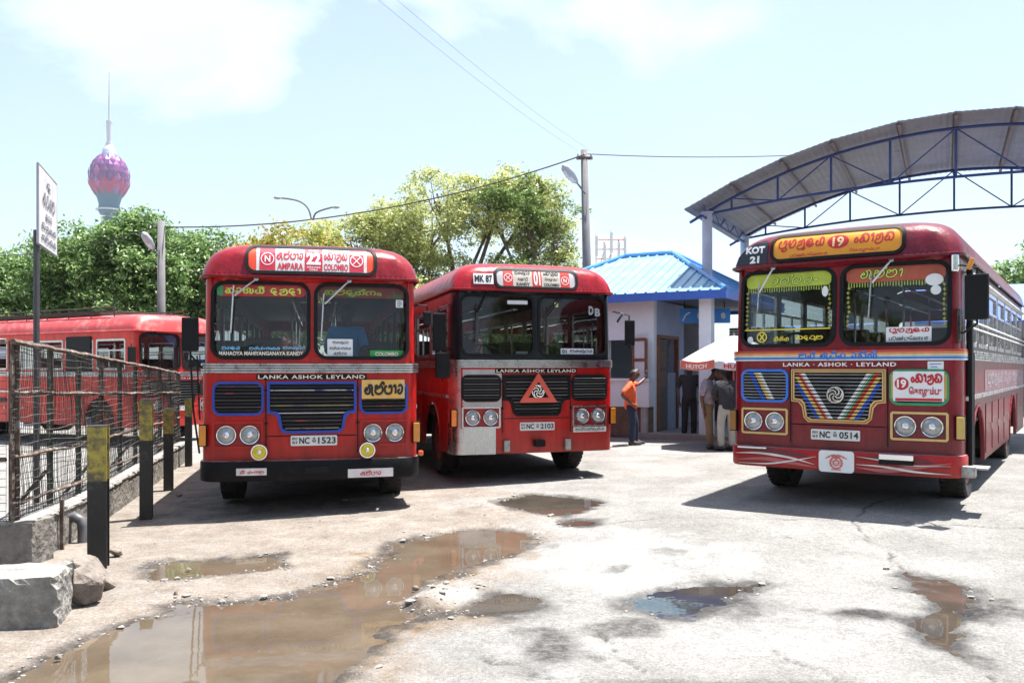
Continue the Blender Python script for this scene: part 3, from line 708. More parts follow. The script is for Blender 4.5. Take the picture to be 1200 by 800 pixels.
    for z in (Z2 - .02, 2.0, 2.3, 2.55, ZGT + .01):
        rows.append((z, plan(1.19, .13, .06 * (z - 1.7) / (ZGT - 1.7), .37)))
    for s in (-1, 1):
        mb = MB(); mb.loft([[(x, y, z) for x, y in P if s * x > 1.07] for z, P in rows]); mb.build('corner_post', c.get('wsframe', paint), root, auto=40)
    for L in (wsL, wsR):
        sc_ = sub('windscreen', plate(L, [], -.034, None, fm, .1, .2), glass_m, root, 60)
        sub('rubber_seal', plate(inset(L, -.022), [inset(L, .02)], .016, -.015, fm, .1, .2), c.get('seal', black), sc_, 40)
        # wiper hung from above
        sgn = -1 if L is wsL else 1; u0 = c['wip'][0 if sgn < 0 else 1]
        mb = MB(); mb.tube([fm(u0[0], 2.70, .05), fm(u0[1], u0[2], .055)], .011, 6); mb.tube([fm(u0[1] - .01, u0[2] + .12, .03), fm(u0[1] - .04, u0[2] - .42, .028)], .008, 5); mb.lathe([(.028, -.06), (.028, .0)], fm(u0[0], 2.70, .0), 10, 'y')
        mb.build('wiper', steel if c.get('silverwiper') else black, sc_)
    # --- roof
    rings = []
    for i in range(13):
        t = i / 12; a = t * math.pi / 2; z = ZGT + (ZTOP - ZGT) * math.sin(a); tt = (z - ZGT) / (ZTOP - ZGT); ds = .40 * (1 - math.cos(a)); wv = 1.225 - ds
        dfr = df(tt) if i < 12 else df(1) + .1
        P = plan(wv, .16 + .14 * tt, dfr - .02, BL - .05 - ds * .5, 6, 16); rings.append([(x, y, z) for x, y in P])
    P = rings[-1]
    for q in (.75, .45, .15):
        rings.append([(x * q, .5 + (y - .5) * (1 if y > 3 else q * .8 + .2) + (1 - q) * .3, ZTOP + .02 * (1 - q)) for x, y, z in P])
    mb = MB(); mb.loft(rings); mb.build('roof', roofp, root, auto=50)
    # roof end at the rear
    mb = MB(); back = [(r[0][0], BL - .06, r[0][2]) for r in rings[:13]] + [(r[-1][0], BL - .06, r[-1][2]) for r in rings[:13]][::-1]; mb.add(back, [tuple(range(len(back)))]); mb.build('roof_end', roofp, root)
    mb = MB(); mb.loft([[(x, y, z) for x, y in plan(wv, .17, -.045 + o, BL - .05)] for wv, z, o in ((1.235, ZGT - .02, .02), (1.25, ZGT - .012, 0), (1.25, ZGT + .012, 0), (1.232, ZGT + .02, .03))]); mb.build('gutter', c.get('gut', roofp), root, auto=40)
    mb = MB(); mb.loft([[(x, y, z) for x, y in plan(1.2, .15, .05, BL - .05)] for z in (ZGT - .005,)] + [[(x * .2, .4 + (y - .4) * (1 if y > 3 else .5), ZGT) for x, y in plan(1.2, .15, .05, BL - .05)]]); mb.build('ceiling_lining', inner_m, root)
    rv = MB()
    for i in range(37): rv.box(fm(-1.08 + .06 * i, ZGT + .035, .006), (.011, .012, .011))
    for i in range(19):
        for s in (-1, 1): rv.box(fm(s * 1.07, .68 + .045 * i, .004), (.010, .012, .010)); rv.box(fm(s * .495, .68 + .045 * i, .004), (.009, .012, .009))
    rv_ = rv.build('rivet', c.get('gut', roofp), root); rv_['kind'] = 'stuff'
    # --- belt strip across the front
    if kind == 3:
        cols = [(.50, .03, .03), (.72, .22, .05), (.72, .55, .30), (.70, .70, .66), (.03, .20, .60), (.62, .66, .70)]
        cols = cols[::-1]; hts = [.018, .022, .013, .02, .022, .022]; z = Z1
        for q, (cc, h) in enumerate(zip(cols, hts)):
            mb = MB(); mb.loft([[(x, y, zq) for x, y in plan(BW + o, BR, -o, .37)] for o, zq in ((0, z), (.02, z + .002), (.02, z + h - .002), (0, z + h))]); mb.build('belt_stripe', pm('stripe%d' % q, cc, .35, var=.15, vs_=12, coat=.3), root, auto=40); z += h
        decal('belt_lettering', fit2d(sinh2d('දස අතින් රකිනවා'.replace('ෙ', '') if False else 'මල් අවිල රකිණි', .20), -.42, .42, Z1 + .008, Z2 - .008), fm, .024, blue_t, root)
    else:
        mb = MB()
        for q in range(4):
            z = Z1 + .003 + q * .0285
            mb.loft([[(x, y, zq) for x, y in plan(BW + o, BR, -o, .37)] for o, zq in ((0, z), (.02, z + .003), (.02, z + .022), (0, z + .026))])
        mb.build('belt_strip', steel, root, auto=40)
    # maker's name
    ns = sub('name_strip', plate([(-.62, 1.548), (.62, 1.548), (.62, 1.612), (-.62, 1.612)], [], .004, .0, fm, .1), black if kind < 3 else paint, root)
    decal('lettering', words2d(fit2d(text2d('LANKA \u00b7 ASHOK \u00b7 LEYLAND' if kind == 3 else 'LANKA ASHOK LEYLAND', .022, 0, 1.12), -.60, .60, 1.558, 1.602), .018), fm, .008, cream_t if kind != 3 else white_t, ns)
    # --- grilles
    def slats(outl, z0, z1, nsl, span, par, mats, d=.016, th=.009 if kind == 3 else .013):
        for k in range(nsl):
            z = z0 + (z1 - z0) * (k + .5) / nsl; u0, u1 = span(z)
            P = [fm(u0 + (u1 - u0) * i / 8, z, d) for i in range(9)]
            mb = MB(); mb.loft([[(x, y - o, zz_ + h) for x, y, zz_ in P] for o, h in ((-.012, -th / 2), (.006, -th / 2), (.012, 0), (.006, th / 2), (-.012, th / 2))])
            mb.build('slat', mats[k % len(mats)], par)
    gz0, gz1, gm_ = .935, 1.527, 1.165
    def cg(e=0):
        P = [(-.36 + e, gz0 + .05 + e * .3), (-.31 + e, gz0 + e), (.31 - e, gz0 + e), (.36 - e, gz0 + .05 + e * .3), (.38 - e, gm_ - .06 + e), (.42 - e, gm_ - .01 + e), (.50 - e, gm_ + e), (.50 - e, gz1 - e), (-.50 + e, gz1 - e), (-.50 + e, gm_ + e), (-.42 + e, gm_ - .01 + e), (-.38 + e, gm_ - .06 + e)]
        return P
    def cspan(z):
        if z > gm_ + .03: return (-.465, .465)
        if z > gm_ - .04: return (-.38, .38)
        return (-.335, .335) if z > gz0 + .06 else (-.30, .30)
    fw = c.get('gframe_w', .03)
    gback = sub('grille', plate(cg(.01), [], .004, 0, fm, .1), black, root)
    sub('grille_frame', plate(cg(0), [cg(fw)], .03, 0, fm, .1), c['gframe'], gback)
    if kind == 3: sub('grille_frame', plate(cg(.012), [cg(.02)], .033, 0, fm, .1), pm('maroon_line', (.20, .02, .02), .4), gback)
    slats(None, gz0 + fw + .005, gz1 - fw - .005, c['nslat'], cspan, gback, c['slatm'])
    for s in (-1, 1):
        g0, g1 = 1.145, 1.527
        if kind == 1 and s == 1: g0, g1 = 1.145, 1.527
        L = rrect(.535, 1.10, g0, g1, .09) if s > 0 else rrect(-1.10, -.535, g0, g1, .09)
        col = c['sframe'][0 if s < 0 else 1]
        gb = sub('side_grille', plate(inset(L, .006), [], .004, 0, fm, .1), black, root)
        sub('grille_frame', plate(L, [inset(L, .028)], .026, 0, fm, .1), col, gb)
        if not (kind == 3 and s > 0):
            a, b_ = (.565, 1.075) if s > 0 else (-1.075, -.565)
            slats(None, g0 + .035, g1 - .035, c.get('nside', 8), lambda z: (a, b_), gb, c['slats'])
    # panel joints
    for s in (-1, 1):
        MB().box(fm(s * .515, 1.13, .002), (.010, .012, .86)).build('panel_joint', black, root)
        if kind != 3:
            for zq in (1.05, 1.43): MB().lathe([(.016, -.03), (.016, .02)], fm(s * .515, zq, .0), 8, 'y').build('hinge', black, root)
    mb = MB(); P = [fm(-.51 + 1.02 * i / 8, .905, .002) for i in range(9)]; mb.tube(P, .006, 4); mb.build('panel_joint', black, root)
    # --- headlamps
    for s in (-1, 1):
        L = rrect(.555, 1.085, .785, 1.065, .012, 1) if s > 0 else rrect(-1.085, -.555, .785, 1.065, .012, 1)
        hb = sub('headlamp_panel', plate(L, [], .006, 0, fm, .1), c['hpanel'], root)
        sub('panel_frame', plate(inset(L, -.012), [inset(L, .012)], .02, 0, fm, .1), c['hframe'], hb)
        rv = MB(); bolt_row(rv, [(s * (.56 + .13 * i), z) for i in range(5) for z in (.785, 1.065)], .006); rq = rv.build('rivet', steel, hb); rq['kind'] = 'stuff'
        for u in (.69, .945):
            p = fm(s * u, .925, 0); n = 28
            hl = MB().lathe([(.112, .0), (.112, -.03), (.106, -.040), (.097, -.038), (.094, -.02)], p, n, 'y', cap=False).build('headlamp', chrome, root, auto=40)
            MB().lathe([(.095, -.020), (.08, -.032), (.05, -.040), (.0, -.043)], p, n, 'y', cap=False).build('lens', lens, hl, smooth=True)
            MB().lathe([(.035, -.043), (.03, -.050), (.0, -.052)], p, 16, 'y', cap=False).build('bulb_cap', chrome, hl, smooth=True)
        ip = (s * 1.19, .10, .92)
        il = MB().cbox((s * 1.205, .07, .92), (.075, .075, .23), .012).build('indicator', c['ind'][0 if s < 0 else 1], root)
        MB().box((s * 1.203, .085, .92), (.085, .07, .25)).build('lamp_base', black, il)
    # --- number plate
    pu = c.get('plate_u', .02); pz = c.get('plate_z', .85)
    np_ = sub('number_plate', plate(rrect(pu - .26, pu + .26, pz - .058, pz + .058, .012, 2), [], .022, .004, fm, .1), plate_m, root)
    decal('lettering', each2d(fit2d(text2d('NC', .028), pu - .165, pu - .05, pz - .036, pz + .038), fit2d(text2d(c['num'], .024), pu + .045, pu + .245, pz - .036, pz + .038)), fm, .026, black_t, np_)
    decal('small_lettering', each2d(fit2d(text2d('W P', .03), pu - .245, pu - .185, pz - .04, pz - .005), fit2d(sinh2d('බප'.replace('බ', 'ඹ'), .2), pu - .245, pu - .185, pz + .01, pz + .04), fit2d(sinh2d('ශ', .2), pu - .02, pu + .02, pz - .02, pz + .02), line2d((pu - .015, pz + .03), (pu + .015, pz + .03), .008)), fm, .026, black_t, np_)
    # --- interior
    mb = MB(); mb.cbox((0, .52, 1.62), (2.2, .5, .22), .05); mb.build('dashboard', pm('dash_black', (.03, .03, .032), .6), root)
    mb = MB(); mb.cbox((.1, 1.25, 1.22), (.75, 1.1, .55), .1); mb.build('engine_cover', inner_m, root)
    sw = MB(); C_ = Vector((-.62, .95, 1.85)); M = Matrix.Rotation(R(-28), 3, 'X')
    sw.tube([C_ + M @ Vector((.25 * math.cos(2 * math.pi * i / 24), .25 * math.sin(2 * math.pi * i / 24), 0)) for i in range(25)], .016, 6, False)
    for q in range(3): sw.tube([C_, C_ + M @ Vector((.25 * math.cos(q * 2.094 + .5), .25 * math.sin(q * 2.094 + .5), 0))], .012, 5)
    sw.tube([C_, C_ + M @ Vector((0, 0, -.6))], .025, 6); sw.build('steering_wheel', black, root)
    def seat(x, y, wd, nm):
        mb = MB(); mb.cbox((x, y, 1.40), (wd, .45, .12), .04); mb.cbox((x, y + .25, 1.75), (wd, .1, .68), .04, rx=R(-8)); mb.box((x - wd / 2 + .06, y, 1.15), (.04, .3, .4)); mb.box((x + wd / 2 - .06, y, 1.15), (.04, .3, .4)); mb.build(nm, seat_m, root)
    seat(-.62, 1.45, .55, 'driver_seat')
    for k in range(6):
        for x in (-.72, .72): seat(x, 2.7 + k * 1.05, .88, 'passenger_seat')
    mb = MB()
    for x in (-.3, .3):
        mb.tube([(x, 1.9, 2.6), (x, BL - .5, 2.6)], .016, 6)
        for yq in (2.2, 4.3, 6.4): mb.tube([(x, yq, .95), (x, yq, 2.6)], .016, 6)
    mb.build('grab_rail', chrome, root)
    return root

def mirror(root, c, hw, hh, top, low=None, tilt=0, name='wing_mirror', backm=None):
    """c: centre of the mirror head in bus space; top, low: where the stay meets the body"""
    mh = MB().cbox(c, (hw, .06, hh), .02, rz=tilt).build(name, backm or black, root)
    st = MB(); st.tube([(c[0], c[1] + .02, c[2] - hh / 2 - .04), (c[0], c[1] + .02, c[2] + hh / 2 + .07), top], .011, 6)
    if low: st.tube([(c[0], c[1] + .02, c[2] - hh / 2 - .04), low], .011, 6)
    st.build('mirror_stay', black, mh)
    MB().box((c[0], c[1] + .034, c[2]), (hw - .04, .006, hh - .04), rz=tilt).build('mirror_glass', chrome, mh)
    return mh
def board(root, u0, u1, v0, v1, d, mat, r=.005, fn=None, name='notice_board', th=.012):
    return sub(name, plate(rrect(u0, u1, v0, v1, r, 3), [], d, d - th, fn or fm, .1, .05 if v1 > ZGT else None), mat, root)
def dest(root, ufr, z0, z1, fill):
    """destination box let into the roof front, rubber edged"""
    L = rrect(ufr[0], ufr[1], z0, z1, min(.09, (z1 - z0) * .32))
    o = sub('destination_board', plate(L, [], .012, -.01, fm, .08, .04), fill, root, 40)
    sub('rubber_seal', plate(inset(L, -.032), [inset(L, .004)], .026, -.02, fm, .08, .04), black, o, 40)
    return o
def patch(o, u0, u1, v0, v1, d, mat, name='colour_field', fn=None):
    return sub(name, plate([(u0, v0), (u1, v0), (u1, v1), (u0, v1)], [], d, None, fn or fm, .08, .04), mat, o)
def emblem2d(cu, cv, r):
    L = [circle2d(cu, cv, r, r * .14, 28)]
    for k in range(5):
        a0 = k * 2 * math.pi / 5
        L.append(ribbon(crom([(cu + r * q * math.cos(a0 + w_), cv + r * q * math.sin(a0 + w_)) for q, w_ in ((.12, 0), (.42, .25), (.72, .85), (.95, 1.6))], 4), r * .13))
    return merge2d(*L)
def in_screen(d=-.03):
    return lambda u, v, dd: fm(u, v, dd + d)

rust_dust = (.13, .095, .075)
def bus_paint(name, col, **k):
    return pm(name, tuple(q * k.get('f', 1.0) for q in col), .30, 0, var=.24, vs_=2.2, bump=1.0, bs=3.6, coat=.06, spec=.36, col2=k.get('c2', (col[0] * .55, col[1] * .8 + .01, col[2] * .8 + .01)), mixs=k.get('ms', 5), mixlo=.56, mixhi=.74, streak=.38, zdirt=(.40, k.get('zd', 1.0), rust_dust, k.get('amt', .8) * .8))
def roof_paint(name, col):
    return pm(name, tuple(q * .78 for q in col), .32, 0, var=.25, vs_=3.0, bump=.9, bs=4.5, coat=.15, spec=.3, col2=(col[0] * .75 + .03, col[1] + .015, col[2] + .015), mixs=4, mixlo=.52, mixhi=.72, streak=.3)

# ---- bus on the left (22)
P1 = bus_paint('signal_red', (.46, .009, .007)); RF1 = roof_paint('roof_crimson', (.26, .008, .016))
blue_f = pm('blue_frame_paint', (.01, .05, .34), .4, var=.15)
s_red = pm('slat_black', (.015, .015, .017), .4, var=.2); s_hi = pm('slat_tricolour', (.06, .05, .05), .35, var=.3, vs_=3, col2=(.45, .06, .05), mixs=7, mixlo=.55, mixhi=.62); s_al = pm('slat_bright', (.5, .5, .5), .3, .9, var=.3, vs_=6, col2=(.05, .08, .3), mixs=6, mixlo=.55, mixhi=.6)
s_ye = pm('slat_olive', (.26, .22, .09), .4, var=.3, col2=(.05, .05, .2), mixs=6)
b1 = bus(dict(kind=1, x=-2.30, y=9.68, a=.221, label='red bus with blue grille frames, number 22 and yellow fog lamps', paint=P1, roof=RF1, wsframe=P1,
    wip=((-.62, -.86, 2.50), (.42, .14, 2.42)), silverwiper=True, gframe=blue_f, sframe=(blue_f, blue_f), nslat=12, slatm=[s_ye, s_red, s_hi, s_red, s_al, s_red], slats=[s_red, s_hi], nside=8, hpanel=bus_paint('lamp_panel_red', (.33, .012, .015)), hframe=P1, ind=(amber, amber), num='1523'))
silver_bd = pm('board_silver', (.60, .60, .58), .45, var=.08); crimson_f = pm('board_crimson', (.52, .02, .05), .45, var=.08)
d1 = dest(b1, (-.71, .71), 2.785, 3.07, pm('board_orange_red', (.70, .06, .02), .4, var=.1))
patch(d1, -.62, .62, 2.788, 3.067, .0140, silver_bd)
for u0, u1 in ((-.585, -.41), (-.085, .115), (.42, .585)): patch(d1, u0, u1, 2.795, 3.06, .0160, crimson_f)
decal('lettering', fit2d(sinh2d('අම්පාර', .22), -.40, -.10, 2.915, 3.035), fm, .0165, crimson_f, d1)
decal('lettering', fit2d(text2d('AMPARA', .035), -.39, -.10, 2.805, 2.885), fm, .0165, crimson_f, d1)
decal('lettering', fit2d(sinh2d('ෙකාළඹ', .22), .13, .40, 2.905, 3.035), fm, .0165, crimson_f, d1)
decal('lettering', fit2d(text2d('COLOMBO', .035), .13, .405, 2.805, 2.885), fm, .0165, crimson_f, d1)
decal('lettering', each2d(fit2d(text2d('22', .045), -.065, .095, 2.87, 3.015), fit2d(sinh2d('මහනුවර', .14), -.04, .07, 3.025, 3.052), fit2d(sinh2d('මහියංගනය', .14), -.06, .09, 2.83, 2.857), fit2d(sinh2d('මහඔය', .14), -.03, .06, 2.80, 2.823)), fm, .0185, white_t, d1)
decal('round_mark', merge2d(circle2d(-.497, 2.93, .07, .009), fit2d(text2d('N', .02), -.528, -.466, 2.892, 2.968)), fm, .0185, white_t, d1)
decal('round_mark', merge2d(circle2d(.502, 2.93, .07, .009), line2d((.455, 2.88), (.549, 2.98), .009), line2d((.455, 2.98), (.549, 2.88), .009)), fm, .0185, white_t, d1)
ban_red = pm('banner_red', (.40, .03, .03), .5, var=.2); ban_dk = pm('banner_maroon', (.12, .02, .02), .5, var=.3, col2=(.02, .12, .04), mixs=6)
I0 = in_screen(-.012)
bn = board(b1, -1.06, -.07, 2.50, 2.645, -.018, ban_red, .05, name='windscreen_banner', th=.002); decal('lettering', fit2d(sinh2d('සරණයි දළදා', .20), -.97, -.13, 2.515, 2.62), fm, -.0155, lime_t, bn)
patch(bn, -1.055, -.99, 2.51, 2.62, -.0155, pm('flag_green', (.03, .30, .10), .5))
bn = board(b1, .07, 1.06, 2.50, 2.645, -.018, ban_dk, .05, name='windscreen_banner', th=.002); decal('lettering', fit2d(sinh2d('සමිඳුන්ගෙ'.replace('ඳ', 'ද'), .20), .13, .80, 2.515, 2.61), fm, -.0155, pm('olive_letter', (.22, .30, .04), .5), bn)
cy_t = pm('pale_blue_letter', (.20, .48, .72), .5)
wt = decal('windscreen_lettering', words2d(fit2d(text2d('MAHAOYA MAHIYANGANAYA KANDY', .04), -1.03, -.10, 1.825, 1.872), .010), fm, -.009, cream_t, b1)
decal('windscreen_lettering', each2d(fit2d(sinh2d('මහඔය', .2), -1.0, -.80, 1.888, 1.93), fit2d(sinh2d('මහියංගනය', .2), -.70, -.36, 1.888, 1.93), fit2d(sinh2d('මහනුවර', .2), -.33, -.08, 1.888, 1.93)), fm, -.009, cy_t, b1)
cardb = board(b1, .17, .46, 1.81, 2.02, -.03, paper_m, name='route_card', th=.003)
decal('lettering', each2d(fit2d(sinh2d('මහනුවර', .16), .23, .41, 1.955, 1.995), fit2d(sinh2d('මහියංගනය', .16), .195, .44, 1.895, 1.935), fit2d(sinh2d('අම්පාර', .16), .24, .39, 1.83, 1.875)), fm, -.026, black_t, cardb)
gbd = board(b1, .66, 1.05, 1.81, 1.89, -.03, pm('green_card', (.03, .32, .06), .5), name='route_card', th=.003); decal('lettering', fit2d(text2d('COLOMBO', .035), .72, .99, 1.825, 1.87), fm, -.026, cream_t, gbd)
stk = board(b1, .965, 1.05, 2.40, 2.49, -.014, paper_m, name='sticker', th=.001); decal('lettering', merge2d(line2d((.98, 2.47), (1.03, 2.47), .01), line2d((.98, 2.445), (1.035, 2.445), .01), line2d((.98, 2.42), (1.02, 2.42), .01)), fm, -.012, black_t, stk)
ybd = board(b1, .56, 1.06, 1.325, 1.545, .045, pm('yellow_board', (.70, .40, .08), .5, var=.15, col2=(.6, .5, .25), mixs=4), name='place_board'); decal('lettering', fit2d(sinh2d('අම්පාර', .28), .585, 1.045, 1.355, 1.53), fm, .049, black_t, ybd)
# bumper, fog lamps
def bumper(root, mat, topm, z0=.405, z1=.63, d=.10, wv=1.15):
    mb = MB(); rings = [[(x, y, z) for x, y in plan(wv + o, BR + o, -o, .30)] for o, z in ((0, z0 + .0), (d * .9, z0), (d, z0 + .02), (d, z1 - .02), (d * .9, z1))]
    mb.loft(rings); bp_ = mb.build('bumper', mat, root, auto=40)
    mb = MB(); mb.loft([[(x, y, z) for x, y in plan(wv + o, BR + o, -o, .30)] for o, z in ((d * .9, z1), (0, z1 + .004))]); mb.build('bumper_top', topm, bp_)
    return bp_
blk_b = pm('bumper_black', (.005, .005, .006), .5, var=.3, vs_=4, coat=.0, spec=.16, col2=(.03, .027, .024), mixs=3, mixlo=.58, mixhi=.8)
bp1 = bumper(b1, blk_b, pm('worn_chrome', (.5, .5, .5), .35, .8, var=.3, col2=(.08, .07, .06), mixs=6))
fmb = lambda u, v, d: (u, bow(u) - .10 - d, v)
for u0, u1, z0, z1, txt, m_ in ((-.83, -.50, .475, .555, 'ශී ලංගම', red_t), (.40, .92, .42, .52, 'අම්පාර', red_t)):
    st_ = board(b1, u0, u1, z0, z1, .004, pm('sticker_white', (.66, .62, .62), .5, var=.15, col2=(.4, .38, .38), mixs=6), .004, fmb, 'bumper_sticker', .003)
    decal('lettering', fit2d(sinh2d(txt, .2), u0 + .04 if u0 < 0 else .54, u1 - .03 if u0 < 0 else .78, z0 + .018, z1 - .02), fmb, .007, m_, st_)
MB().box((.05, -.07, .52), (.26, .10, .07)).build('tow_slot', black, b1)
for u in (-.58, .62):
    p = Vector((u, -.09, .735))
    fl = MB().lathe([(.05, .06), (.085, .03), (.094, -.02), (.09, -.034), (.078, -.034), (.076, -.02)], p, 24, 'y', cap=False).build('fog_lamp', chrome, b1, auto=40)
    MB().lathe([(.078, -.026), (.05, -.034), (.0, -.037)], p, 24, 'y', cap=False).build('lens', yellow_l, fl, smooth=True); MB().lathe([(.024, -.036), (.02, -.044), (.0, -.046)], p, 14, 'y', cap=False).build('bulb_cap', chrome, fl, smooth=True)
    MB().tube([(u, -.06, .64), (u, -.06, .67)], .014, 6).build('bracket', black, fl)
mirror(b1, (-1.33, .02, 2.06), .18, .38, (-1.21, .1, 2.40), (-1.2, .12, 1.66))
st = MB(); st.tube([(-1.33, .04, 1.82), (-1.30, .05, 1.2), (-1.24, .08, .72)], .012, 6); st.tube([(-1.26, .04, 1.82), (-1.235, .07, 1.1)], .009, 6); st.build('guide_rod', black, b1)
mirror(b1, (1.34, .10, 2.28), .10, .16, (1.22, .1, 2.44), None)
MB().cbox((1.27, .18, .66), (.06, .08, .06), .015).build('side_marker', orange_l, b1)

# ---- bus in the middle (01)
P2 = bus_paint('post_red', (.47, .010, .008), zd=.8); RF2 = roof_paint('roof_red', (.36, .008, .016))
blackp = pm('black_gloss', (.008, .009, .013), .3, var=.2, coat=.12, spec=.3)
b2 = bus(dict(kind=2, x=.357, y=12.02, a=.30, label='red bus with black windscreen surround and red warning triangle on its grille', paint=P2, roof=RF2, wsframe=blackp, seal=black,
    wip=((-.72, -.88, 2.40), (.42, .16, 2.38)), gframe=black, sframe=(black, black), nslat=11, slatm=[s_red, pm('slat_grey', (.13, .13, .125), .4, .4)], slats=[s_red, pm('slat_grey', (.06, .06, .06))], nside=8, hpanel=bus_paint('lamp_panel_post', (.36, .014, .016)), hframe=steel, ind=(pm('bright_amber', (.85, .22, .01), .25, coat=.5), amber), num='2103', plate_u=.0, plate_z=.79, alu=True, openwin=(1,), openside=-1))
d2 = dest(b2, (-.60, .60), 2.775, 3.02, pm('board_pale', (.50, .47, .48), .45, var=.08))
for u0, u1 in ((-.50, -.36), (-.07, .07), (.36, .50)): patch(d2, u0, u1, 2.78, 3.015, .0160, pm('board_red', (.60, .03, .02), .45, var=.08))
patch(d2, -.358, -.072, 2.78, 3.015, .0140, pm('board_beige', (.52, .47, .40), .5)); patch(d2, .072, .358, 2.78, 3.015, .0140, pm('board_beige', (.52, .47, .40)))
decal('lettering', fit2d(text2d('01', .03), -.05, .05, 2.80, 3.0), fm, .0185, white_t, d2)
decal('lettering', each2d(fit2d(sinh2d('මහනුවර', .22), -.33, -.10, 2.94, 3.0), fit2d(text2d('KANDY', .04), -.31, -.11, 2.79, 2.835), fit2d(text2d('கண்டி', .03), -.29, -.14, 2.86, 2.915)), fm, .0165, black_t, d2)
decal('lettering', each2d(fit2d(sinh2d('ෙකාළඹ', .22), .10, .33, 2.94, 3.005), fit2d(text2d('COLOMBO', .04), .10, .34, 2.79, 2.835), fit2d(text2d('ெகாழும்பு', .03), .12, .32, 2.86, 2.915)), fm, .0165, black_t, d2)
decal('round_mark', merge2d(circle2d(-.43, 2.90, .058, .008), line2d((-.47, 2.86), (-.39, 2.94), .008), line2d((-.47, 2.94), (-.39, 2.86), .008)), fm, .0185, white_t, d2)
decal('round_mark', merge2d(circle2d(.43, 2.88, .058, .008), fit2d(text2d('N', .02), .405, .455, 2.85, 2.91)), fm, .0185, white_t, d2)
mk = board(b2, -.93, -.645, 2.80, 2.95, .022, paper_m, name='depot_plate'); decal('lettering', fit2d(text2d('MK 87', .04), -.915, -.66, 2.822, 2.928), fm, .0245, black_t, mk)
# bare metal corner under the left lamps
mb = MB(); mb.loft([[(x, y, z) for x, y in plan(BW + .006, BR, -.006, .34) if x < -.515] for z in (ZB - .004, .6, .775)]); mb.build('metal_patch', steel, b2, auto=40)
mb = MB(); mb.loft([[(x, y, z) for x, y in plan(BW + .006, BR, -.006, .34) if x < -1.085] for z in (.775, 1.1, 1.4, Z1)]); mb.build('metal_patch', steel, b2, auto=40)
tint = pm('worn_pink_metal', (.48, .42, .43), .4, .5, var=.2, vs_=4)
sub('metal_patch', plate([(-1.08, 1.08), (-.525, 1.07), (-.525, 1.60), (-1.08, 1.60)], [rrect(-1.10 + .015, -.55, 1.15, 1.52, .07)], .003, None, fm, .1), tint, b2)
tri = lambda r, cz=1.335: [(r * math.sin(R(a)), cz + r * math.cos(R(a))) for a in (0, 240, 120)]
T0 = [(-.285, 1.13), (.285, 1.13), (.0, 1.555)]; T1 = [(-.155, 1.20), (.155, 1.20), (.0, 1.43)]
t_ = sub('warning_triangle', plate(T0, [T1], .075, .045, fm), pm('reflex_red', (.62, .06, .03), .3, var=.12, coat=.5), b2)
sub('triangle_back', plate(inset(T1, -.01), [], .05, .04, fm), black, t_)
decal('round_emblem', emblem2d(0, 1.285, .088), fm, .056, chrome, t_)
for u in (-.46, .46): MB().cbox(fm(u, .52, .03), (.09, .07, .16), .012).build('tow_bracket', pm('scuffed_steel', (.35, .34, .33), .5, .8, var=.4, vs_=20), b2)
MB().cbox(fm(.02, .55, .05), (.16, .10, .10), .02).build('tow_hook', black, b2)
sk = board(b2, .56, 1.09, .69, .765, .012, pm('sticker_pale', (.66, .66, .64), .5), name='sticker'); decal('lettering', fit2d(sinh2d('මට්ටක්කුලිය', .16), .59, 1.06, .70, .755), fm, .016, black_t, sk)
wb = board(b2, -.42, -.12, 2.53, 2.585, -.016, paper_m, name='sticker', th=.001)
sb = board(b2, .38, .90, 1.82, 1.905, -.03, paper_m, name='route_card', th=.003); decal('lettering', each2d(fit2d(text2d('01', .04), .40, .47, 1.835, 1.89), fit2d(sinh2d('මහනුවර', .2), .52, .88, 1.835, 1.89)), fm, -.026, black_t, sb)
decal('windscreen_lettering', each2d(fit2d(text2d('D', .05), .83, .91, 2.40, 2.53), fit2d(text2d('B', .05), .93, 1.02, 2.38, 2.50)), fm, -.008, pm('pale_sticker_letter', (.38, .39, .40), .5), b2)
board(b2, .29, .35, 2.50, 2.57, -.016, pm('pale_yellow_card', (.55, .58, .25), .5), name='sticker', th=.001)
mb = MB()
for k in range(7): mb.lathe([(.02, -.02), (.05, .0), (.02, .03)], (-.75 + .05 * k + random.uniform(-.01, .01), .30 + .03 * (k % 3), 1.76 + .02 * (k % 2)), 8)
mb.build('cloth_bundle', pm('cloth_red', (.5, .03, .03), .9), b2)
MB().box((-.12, .32, 1.80), (.18, .02, .13), rx=R(-15)).build('framed_picture', paper_m, b2)
mirror(b2, (-1.42, .02, 2.12), .19, .52, (-1.21, .1, 2.52), (-1.22, .12, 1.9)); mirror(b2, (-1.38, .0, 1.66), .20, .36, (-1.22, .1, 1.9), None)
mirror(b2, (1.46, .02, 2.14), .15, .38, (1.22, .1, 2.46), None, R(-12))
MB().cbox((1.30, .04, 2.36), (.05, .02, .18), .008, ry=R(35)).build('mirror_bracket', chrome, b2)

